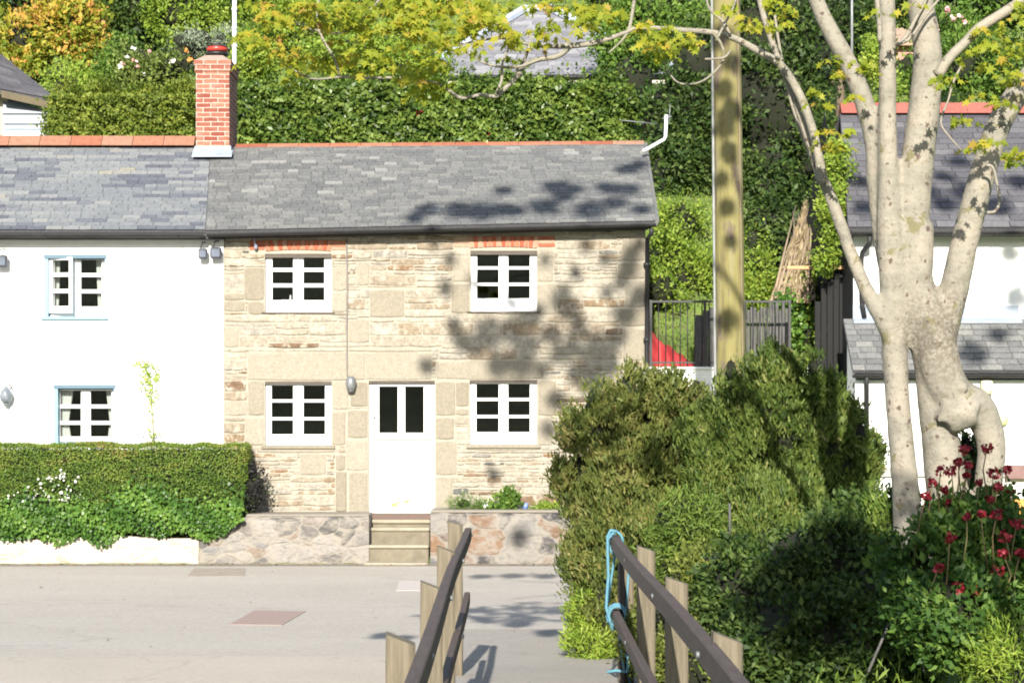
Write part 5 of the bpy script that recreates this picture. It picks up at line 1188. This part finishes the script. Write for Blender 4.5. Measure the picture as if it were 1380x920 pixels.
shrub('grassy_tuft', [PB(800,868,17.8,38,26),PB(790,820,18,24,40)], G_LIGHT, 160, 18, .08, .09, 'blade', 'fresh green tuft at the foot of the olive conifer beside the path', core=.7, up=.6)
shrub('shade_bush', [PB(1302,625,13.35,20,44)], G_DARK, 90, 14, .05, .05, 'oval', 'small dark leafy plant filling the hollow between the tree legs', core=.8)
shrub('bramble_bush', [PB(1010,800,13.6,60,70),PB(1110,790,13.2,110,90),PB(1180,740,13.4,80,70),PB(1090,880,12.6,120,80),PB(1190,860,12.4,90,90)], G_DARK, 1900, 18, .10, .06, 'oval', 'dark shaded bush low on the bank under the pale tree', core=.84)
shrub('cypress_sapling', [PB(1185,720,13.3,26,46),PB(1183,690,13.3,12,30)], G_FERN, 160, 18, .06, .06, 'sprig', 'small pointed conifer at the foot of the left trunk', up=1.0, core=.7)
shrub('leafy_bush', [PB(1340,860,11.2,70,50),PB(1370,900,10.8,60,60)], G_LIGHT, 340, 14, .08, .06, 'blade', 'light green bush in the bottom right corner', core=.78)
# red valerian
VAL = thing('valerian_plant', (X(1300,11.4), 11.4, .4), 'red flowering valerian in front of the pale tree trunks', 'flowering plant')
foliage('leaves', [PB(1300,740,11.4,62,62),PB(1345,700,11.5,40,40),PB(1290,820,11.2,80,66),PB(1260,700,11.6,28,32),PB(1370,760,11.3,50,70),PB(1230,790,11.6,50,66)], leaf_mat('valerian_leaf', [(0,(.012,.035,.009)),(.5,(.05,.11,.02)),(1,(.17,.26,.05))]), 900, 14, .09, .06, 'oval', VAL, core=.74, up=.5)
heads = [(1256,650,6),(1268,634,7),(1282,634,8),(1292,622,6),(1300,606,7),(1305,626,6),(1274,660,5),(1330,604,7),(1338,638,8),(1357,633,6),(1345,655,6),(1320,650,4),(1343,693,7),(1322,693,5),(1303,695,5),(1370,706,8),(1355,722,9),(1352,745,6),(1292,792,9),(1314,795,8),(1344,770,8),(1265,765,6),(1280,725,7),(1277,676,4),(1302,640,4),(1375,745,6),(1248,668,5),(1333,672,5),(1362,660,4)]
pos=[];dr=[]; st = MB()
for (px,py,r_) in heads:
    r_ *= 1.3
    D = 11.0 if py > 680 else 11.3; c = W(px,py,D); s = sph(46); pos.append(c+s*r_*MPX(D)*np.array([1,1,.85])*rng.uniform(.5,1,(46,1))); dr.append(s)
    st.tube([c, c+np.array([rng.normal()*.02,.03,-.12]), c+np.array([rng.normal()*.04,.1,-.38])], [.003,.004,.005], 5)
pos=np.vstack(pos); dr=np.vstack(dr); n=len(pos)
leaf_mesh('flower_heads', 'round', pos, rng.normal(size=(n,3)), .02*rng.uniform(.7,1.4,n), rng.random(n), RED_FL, VAL, nrm=dr)
st.build('stems', plain('red_green_stem', (.16,.17,.06), (.22,.12,.07), 20, .8, .1), VAL)
for pts_, r_, lab in (([W(1170,905,11.5), W(1198,840,11.6), W(1206,822,11.7)], .008, 'slanting grey stick among the dark bushes at the bottom'), ([W(1245,905,11.2), W(1240,850,11.3)], .005, 'thin upright stick right of the slanting one'), ([W(984,722,16), W(983,678,16)], .010, 'pale upright stake in front of the green conifer')):
    mb = MB(); mb.tube(pts_, r_, 6); tag(mb.build('garden_stake', M_GREYWOOD), lab, 'stake')

# unseen tree added outside the frame on the right bank to shade the lower bushes
NT = thing('shading_tree', (2.6, 3.4, .5), 'unseen tree added outside the frame to shade the lower shrubs', 'tree')
mb = MB(); mb.tube([(2.75,3.6,-.4),(2.7,3.6,1.5),(2.5,3.8,3.0),(2.2,4.2,4.2),(1.9,4.6,4.9)], [.13,.11,.09,.06,.03], 12, rough=.04); mb.build('trunk', mbk, NT)
bl = []
for (px, py, r_) in ((1040,790,34),(1090,760,38),(1140,730,34),(1100,830,44),(1160,800,44),(1180,860,44),(1050,860,34),(1230,700,14),(1222,660,10),(1200,760,30),(1280,850,36),(1260,780,34),(1120,890,44),(1290,720,26),(1320,760,24),(1330,830,30),(1010,830,30),(1060,900,40),(1200,900,40),(1300,900,26)):
    T0 = W(px, py, 13.0); Dc = 4.9+rng.uniform(-.5,.5); s = (13-Dc)/(-TO_SUN.y); c = T0+np.array(TO_SUN)*s; bl.append((c, np.array([1,1.1,.9])*r_*MPX(13)*1.0))
foliage('crown', bl, G_MID, 420, 16, .12, .08, 'oval', NT, core=.7)

# ================================================================== hillside behind
def hbed(px, D): return ground_h(X(px, D), D)
# hedges behind the ridge
LH = hedge_box('laurel_hedge', X(318,39), X(845,39), 38.7, 39.7, 6.3, Z(114,38.7), 60000, .105, G_LAUREL, wob=.07)
tag(LH, 'long dark laurel hedge running behind the stone cottage roof', 'hedge')
BH = hedge_box('box_hedge', X(72,39.6), X(268,39.6), 39.2, 40.4, 6.3, Z(128,39.2), 46000, .072, leaf_mat('yellow_green_hedge_leaf', [(0,(.05,.08,.012)),(.5,(.14,.19,.025)),(1,(.30,.32,.06))]), wob=.10)
tag(BH, 'yellow green rounded hedge left of the brick chimney behind the roof', 'hedge')
q = np.array([W(px+rng.normal()*4, py+rng.normal()*3, 38.6) for px,py in [(587,160),(565,155),(585,166),(660,182)]*5]); leaf_mesh('red_blossom', 'round', q, rng.normal(size=(len(q),3)), .08*rng.uniform(.6,1.2,len(q)), rng.random(len(q)), RED_FL, LH, nrm=np.tile(np.array([0,-1,.3]), (len(q),1)))

def tree(name, label, blobs, mat, n_cl, per, cl_r, leaf, tpl='oval', trunk_=None, group=None, core=.72, **kw):
    c = blobs[0][0]; gz = ground_h(c[0], c[1]); root = thing(name, (c[0], c[1], gz), label, 'tree', group)
    foliage('crown', blobs, mat, n_cl, per, cl_r, leaf, tpl, root, core=core, **kw)
    mb = MB(); r0 = trunk_ or .12
    top = c[2]; pts = [(c[0], c[1], gz-.3), (c[0]+.05, c[1], gz+(top-gz)*.4), (c[0]-.05, c[1], gz+(top-gz)*.75), (c[0], c[1], top)]
    mb.tube(pts, [r0, r0*.8, r0*.6, r0*.3], 8, rough=.05)
    for b in blobs[1:5]: mb.tube([pts[1], tuple((np.array(pts[2])+b[0])/2), tuple(b[0])], [r0*.5, r0*.35, r0*.15], 6)
    mb.build('trunk', plain('brown_bark', (.16,.12,.085), (.11,.085,.06), 9, .9, .5), root); return root
tree('ornamental_tree', 'orange and yellow leaved small tree above the left slate roof', [PB(85,40,46,50,38),PB(35,60,46.5,40,36),PB(125,75,46,26,28),PB(50,100,46,30,20),PB(10,40,47,24,24),PB(95,15,46.5,40,22)], G_ORANGE, 260, 20, .26, .17, core=.6, gap=.05)
tree('evergreen_tree', 'dark evergreen at the top left corner behind the orange tree', [PB(20,-10,56,60,60),PB(90,-20,57,70,50)], G_DARK, 260, 16, .4, .2)
tree('evergreen_tree', 'dark evergreen between the orange tree and the pale silver shrub', [PB(185,25,53,46,56),PB(155,-10,53,40,50),PB(215,-10,54,40,30)], G_DARK, 300, 16, .35, .18)
shrub('garden_shrub', [PB(100,120,43,40,26),PB(80,100,43.5,20,16)], G_LIME, 120, 14, .25, .12, 'oval', 'bright lime shrub between the orange tree and the rounded hedge', core=.7)
shrub('silver_shrub', [PB(262,56,47,34,20),PB(305,62,47.5,28,24),PB(245,74,47,26,14)], G_SILVER, 260, 18, .2, .09, 'blade', 'pale silver green shrub left of the chimney cowl', core=.8)
shrub('garden_shrub', [PB(150,100,44,26,22),PB(175,75,45,24,22)], G_MID, 150, 16, .25, .11, 'oval', 'mid green shrub left of the rose bush on the slope', core=.7)
RS = thing('rose_bush', (X(200,43.5), 43.5, 8), 'rose bush dotted with white and pink blooms left of the chimney', 'flowering shrub')
foliage('leaves', [PB(205,100,43.5,46,26),PB(240,90,43.6,24,24),PB(185,80,43.8,26,20)], leaf_mat('rose_leaf', [(0,(.04,.07,.015)),(.5,(.12,.17,.035)),(1,(.24,.28,.07))]), 220, 15, .25, .11, 'oval', RS, core=.7)
def blooms(lst, mat, parent, D, name, k=8, sz=.07):
    q = np.array([W(px+rng.normal()*1.6, py+rng.normal()*1.4, D+rng.uniform(-.1,.1)) for px,py in lst for _ in range(k)])
    leaf_mesh(name, 'round', q, rng.normal(size=(len(q),3)), sz*rng.uniform(.6,1.2,len(q)), rng.random(len(q)), mat, parent, nrm=np.tile(np.array([0,-1,.3]), (len(q),1)))
blooms([(230,83),(232,82),(172,78),(163,90),(195,101),(180,66)], WHITE_FL, RS, 43, 'white_blooms', 9)
blooms([(184,84),(187,90),(165,86),(200,70),(142,114),(150,117)], PINK_FL, RS, 43, 'pink_blooms', 7)
blooms([(255,82),(257,80),(250,68)], ORF, RS, 43, 'orange_blooms', 8)
shrub('garden_shrub', [PB(255,20,52,60,40),PB(320,0,53,50,40)], G_LIGHT, 260, 16, .3, .14, 'oval', 'light green mixed shrub behind the pale silver shrub', core=.65)
shrub('garden_shrub', [PB(345,85,45,30,26),PB(330,60,46,20,26)], G_LIGHT, 130, 16, .25, .12, 'oval', 'light green shrub just right of the chimney above the laurel hedge', core=.65)
shrub('garden_shrub', [PB(410,40,54,50,50),PB(370,0,56,40,40)], G_LIME, 220, 16, .35, .16, 'oval', 'bright lime bush behind the maple sprays over the laurel hedge', core=.65)
shrub('garden_shrub', [PB(490,75,47,70,34),PB(560,92,46,50,20)], G_LIGHT, 200, 16, .3, .13, 'oval', 'green shrubs below the maple sprays left of the hipped roof', core=.7)
tree('hillside_tree', 'mid green tree behind the ridge of the hipped slate roof', [PB(540,0,66,90,60),PB(640,-30,68,90,40),PB(480,-20,68,70,60),PB(790,-20,66,60,40)], G_MID, 360, 16, .5, .25)
tree('hillside_tree', 'leafy green tree right of the hipped slate roof', [PB(870,50,43,60,62),PB(850,110,42,40,50),PB(900,10,44,70,50),PB(820,-10,46,50,30),PB(840,70,42.5,34,40)], G_MID, 620, 18, .28, .13, gap=.05, up=.1)
tree('evergreen_tree', 'dark evergreen left of the telegraph pole above the yard', [PB(905,170,38.5,42,70),PB(935,90,38.6,34,60),PB(925,225,38,40,46),PB(895,240,38,22,40),PB(945,150,38.3,26,60)], G_DARK, 620, 18, .25, .13, core=.8, gap=.05, up=.1)
tree('holly_tree', 'dense dark holly right of the telegraph pole', [PB(1040,150,38.5,60,90),PB(1010,60,39,50,70),PB(1080,80,39,50,70),PB(1030,250,38,50,70),PB(1085,200,38.5,36,60),PB(1060,10,40,60,50),PB(1035,310,36,30,44),PB(1060,345,35.6,22,40)], G_DARK, 900, 18, .28, .13, core=.82, gap=.05, up=.1)
tree('hillside_tree', 'dark green tree at the top between the pole and the pale limbs', [PB(1130,40,46,50,60),PB(1000,-20,46,70,40),PB(1180,0,48,60,40)], G_DARK, 340, 16, .35, .16)
shrub('bank_bush', [PB(915,300,36,32,34),PB(900,345,35.6,36,40),PB(935,370,35.3,36,34),PB(890,390,34.6,30,26)], G_LIGHT, 420, 16, .22, .085, 'oval', 'bright green bush left of the telegraph pole above the railing', core=.75)
shrub('bank_bush', [PB(1018,370,35,26,36),PB(1015,330,35.6,16,24),PB(1008,400,34.6,26,20)], G_LIGHT, 200, 16, .2, .085, 'oval', 'bright green bush right of the telegraph pole above the railing', core=.75)
shrub('bank_bush', [PB(1130,250,37,20,50),PB(1110,330,35.5,20,40),PB(1090,400,34,20,40),PB(1085,460,32.4,20,40)], G_LIGHT, 320, 16, .2, .085, 'oval', 'loose light green growth on the bank left of the slate cottage', core=.55)
shrub('ivy_clump', [PB(1060,440,32.4,18,48),PB(1040,480,32.2,24,24)], G_IVY, 110, 14, .15, .09, 'round', 'ivy clump at the right end of the black railing', core=.6)
shrub('hillside_shrub', [PB(1178,80,44,16,26),PB(1195,120,43,20,18)], G_LIME, 110, 14, .2, .1, 'oval', 'yellow green shrub seen between the pale limbs above the red ridge', core=.6)
shrub('hillside_shrub', [PB(1300,90,44,60,44),PB(1370,100,44,50,40),PB(1230,100,45,40,36)], G_MID, 420, 16, .28, .12, 'oval', 'green shrub above the red ridge of the slate cottage', core=.7)
fl = shrub('flowering_shrub', [PB(1280,40,47,40,30)], G_MID, 120, 14, .25, .11, 'oval', 'shrub with pink blossom at the top right between the limbs', 'flowering shrub', core=.6)
blooms([(1285,25),(1293,22),(1262,38),(1300,30),(1276,12)], PINK_FL, fl, 46, 'pink_blossom', 10, .09)
tree('hillside_tree', 'green tree filling the top right corner of the hillside', [PB(1350,-10,56,90,60),PB(1250,-20,58,80,40)], G_MID, 300, 16, .4, .2)
shrub('passage_bush', [PB(1127,225,31.0,17,36),PB(1122,290,30.9,18,40),PB(1112,345,30.9,14,26)], G_LIGHT, 240, 14, .14, .08, 'oval', 'yellow green bush filling the top of the passage beside the slate cottage roof', core=.7)
# brown dead stems leaning on the bank
DS = thing('dead_stems', (X(1050,33.6), 33.6, 3.2), 'bundle of bare brown stems leaning against the bank above the railing', 'dead stems')
mb = MB()
for i in range(46):
    a = 1036+rng.random()*56; b = 1082+rng.random()*34-(20*rng.random()); D0, D1 = 33.0+rng.random()*.5, 35+rng.random()*.8
    p0 = W(a, 408, D0); p1 = W(b, 275+rng.random()*30, D1); mid = (p0+p1)/2+rng.normal(size=3)*.06
    mb.tube([p0, mid, p1], [.022*rng.uniform(.5,1.5), .018, .008], 5)
mb.build('stems', plain('dead_wood', (.34,.26,.17), (.22,.17,.12), 8, .9, .4), DS)
m = 500; q = np.array([W(1040+rng.random()*60*(1-t)+45*t, 405-130*t, 33+2.4*t) for t in rng.random(m)]); leaf_mesh('dry_leaves', 'blade', q, rng.normal(size=(m,3))*.4+np.array([.3,.2,1]), .22*rng.uniform(.5,1.2,m), rng.random(m), G_DRY, DS)

# undergrowth over the whole hillside: nobody could count it
m = 2400; pos=[];dr=[];rn=[];nm=[]
for _ in range(m):
    D = 40+30*rng.random()**1.2; px = rng.uniform(-60,1440); x = X(px, D); z = ground_h(x, D); b = rng.random(); k = 22; r_ = .25+.012*(D-40)
    pos.append(np.array([x, D, z+.15])+rng.normal(size=(k,3))*np.array([r_*1.4,r_,r_*.6])); dr.append(rng.normal(size=(k,3))+np.array([0,0,.6])); rn.append(.6*b+.4*rng.random(k)); nm.append(np.tile([0,-.5,.7],(k,1)))
ps = np.vstack(pos); n = len(ps)
o = leaf_mesh('undergrowth', 'oval', ps, np.vstack(dr), .15*rng.uniform(.6,1.3,n), np.concatenate(rn), leaf_mat('undergrowth_leaf', [(0,(.04,.08,.012)),(.5,(.13,.20,.03)),(1,(.28,.33,.06))]), nrm=np.vstack(nm)); tag(o, 'mixed green undergrowth covering the hillside', 'undergrowth', kind='stuff')
m = 900; pos=[];dr=[];rn=[];nm=[]
for _ in range(m):   # scrub on the cut bank by the yard and on the river bank
    if rng.random() < .45: x = rng.uniform(2.3, 4.7); D = rng.uniform(33, 38)
    else: x = rng.uniform(1.1, 4.5); D = rng.uniform(8.5, 19)
    z = ground_h(x, D); k = 16; b = rng.random()
    pos.append(np.array([x, D, z+.06])+rng.normal(size=(k,3))*np.array([.16,.14,.08])); dr.append(rng.normal(size=(k,3))*.5+np.array([0,0,.8])); rn.append(.6*b+.4*rng.random(k)); nm.append(np.tile([0,-.5,.5],(k,1)))
ps = np.vstack(pos); n = len(ps)
o = leaf_mesh('ground_cover', 'blade', ps, np.vstack(dr), .085*rng.uniform(.6,1.3,n), np.concatenate(rn), MATS['undergrowth_leaf'], nrm=np.vstack(nm)); tag(o, 'low green ground cover on the banks', 'ground cover', kind='stuff')

# ================================================================== houses on the hillside
HH = thing('hillside_house', (X(715,50), 50, 8.5), 'house with a hipped grey slate roof above the laurel hedge', 'house')
D0, D1 = 49.0, 53.5
el = W(555,106,D0); er = W(925,104,D0); rl = W(708,16,D1); rr_ = W(742,16,D1)
mb = MB(); slates(mb, [el, er, rr_, rl], 18, .45, .015); mb.build('roof', attr_mat('hill_slate', [(0,(.17,.17,.19)),(.6,(.23,.23,.25)),(1,(.30,.30,.31))], .75, 10, .3, .4), HH)
bl_, br_ = el+(0,9,0), er+(0,9,0)
mb = MB(); mb.add([el-(0,0,.02),er-(0,0,.02),br_,bl_,rl-(0,0,.02),rr_-(0,0,.02)], [(0,1,5,4),(1,2,5),(3,0,4),(2,3,4,5),(3,2,1,0)]); mb.build('roof_deck', M_SLATE_D, HH)
mb = MB(); 
for a, b in ((el,rl),(er,rr_),(rl,rr_)): mb.tube([a+(0,-.03,.05), b+(0,-.03,.08)], .11, 6, smooth=False)
mb.build('hip_tiles', plain('blue_grey_lead', (.42,.47,.56), (.34,.38,.46), 6, .6, .2), HH)
mb = MB(); mb.box((el[0]+.2,D0+.35,el[2]-3.5),(er[0]-.2,D0+8.5,el[2]-.1)); mb.build('wall', M_WHITE, HH)
mb = MB(); mb.box((el[0],D0-.06,el[2]-.13),(er[0],D0+.30,el[2]-.03)); mb.build('fascia', plain('cream_fascia', (.55,.53,.45), (.48,.46,.38), 6, .7, .1), HH)
mb = MB(); mb.tube([el+(0,-.1,-.0), er+(0,-.1,-.0)], .06, 8); mb.build('gutter', M_GUT, HH)
# left roof and white bay
LHs = thing('grey_roofed_house', (X(20,41), 41, 7), 'grey gabled roof over a white boarded bay at the left edge', 'house')
D2 = 40.5
pa, pb = W(-160,-10,D2+3.5), W(76,134,D2)
mb = MB(); P0 = W(-30,62,D2+1.6); P1 = W(78,135,D2+1.6); E0 = W(-60,108,D2); E1 = W(78,138,D2-.0)
slates(mb, [W(-120,98,D2), W(77.5,135,D2), W(0,73,D2+3.2), W(-120,10,D2+3.2)], 14, .35, .014); mb.build('roof', MATS['dark_slate'] if 'dark_slate' in MATS else M_SLATE_D, LHs)
mb = MB(); slab(mb, [W(-120,98.5,D2+.01), W(77,135.5,D2+.01), W(0,73.5,D2+3.2), W(-120,10.5,D2+3.2)], .09); mb.build('roof_deck', M_SLATE_D, LHs)
mb = MB(); mb.hexa([W(2,126,D2-.05)+(0,0,-.08), W(77,146,D2-.05)+(0,0,-.03), W(77,146,D2+.1)+(0,0,-.03), W(2,126,D2+.1)+(0,0,-.08), W(2,122,D2-.05), W(77,139,D2-.05), W(77,139,D2+.1), W(2,122,D2+.1)]); 
mb.build('bargeboard', plain('brown_soffit', (.12,.095,.05), (.08,.065,.04), 6, .8, .2), LHs)
yb2 = D2+.15
mb = MB()
for k, (za, zb2) in enumerate(((152,167),(168,174),(175,186),(187,205),(206,230))):
    mb.bbox((X(3,yb2), yb2+(.03 if k % 2 else 0), Z(zb2,yb2)), (X(73-(k*.8),yb2), yb2+1.6, Z(za,yb2)), .015)
mb.build('bay', plain('cool_white_boards', (.42,.47,.52), (.36,.41,.48), 4, .6, .1), LHs)
mb = MB(); mb.hexa([W(3,153,yb2-.05), W(70,153,yb2-.05), W(70,153,yb2+1.2), W(3,153,yb2+1.2), W(5,131,yb2+.5), W(20,133,yb2+.5), W(20,133,yb2+1), W(5,131,yb2+1)]); mb.build('bay_roof', plain('lead_bay_roof', (.40,.43,.48), (.33,.36,.40), 4, .6, .2), LHs)
mb = MB(); mb.box((X(-120,D2),D2+.5,5),(X(2,D2),D2+4,Z(122,D2))); mb.box((X(2,D2),D2+1.2,5),(X(74,D2),D2+4,Z(150,D2))); mb.build('wall', plain('house_render', (.40,.36,.28), (.33,.30,.24), 3, .9, .2), LHs)
mb = MB(); mb.bbox((X(71,D2),D2-.02,Z(158,D2)),(X(76,D2),D2+.1,Z(140,D2)),.01); mb.build('corner_post', M_PAINT, LHs)
# brick gable glimpsed between limbs
BG = thing('brick_house', (X(1185,52), 52, 9), 'pinkish brick house corner glimpsed between the pale limbs', 'house')
mb = MB(); mb.box((X(1160,52),52,8),(X(1240,52),56,Z(56,52))); mb.build('wall', plain('pink_brick', (.42,.24,.19), (.36,.20,.16), 3, .9, .3), BG)
mb = MB(); slab(mb, [W(1157,56,51.7), W(1245,56,51.7), W(1240,38,54), W(1162,38,54)], .1); mb.build('roof', plain('tan_tiles', (.44,.31,.22), (.36,.25,.18), 5, .8, .3), BG)
mb = MB(); mb.box((X(1158,52),51.9,Z(63,52)),(X(1180,52),51.98,Z(57,52))); mb.build('window', M_PAINT, BG)
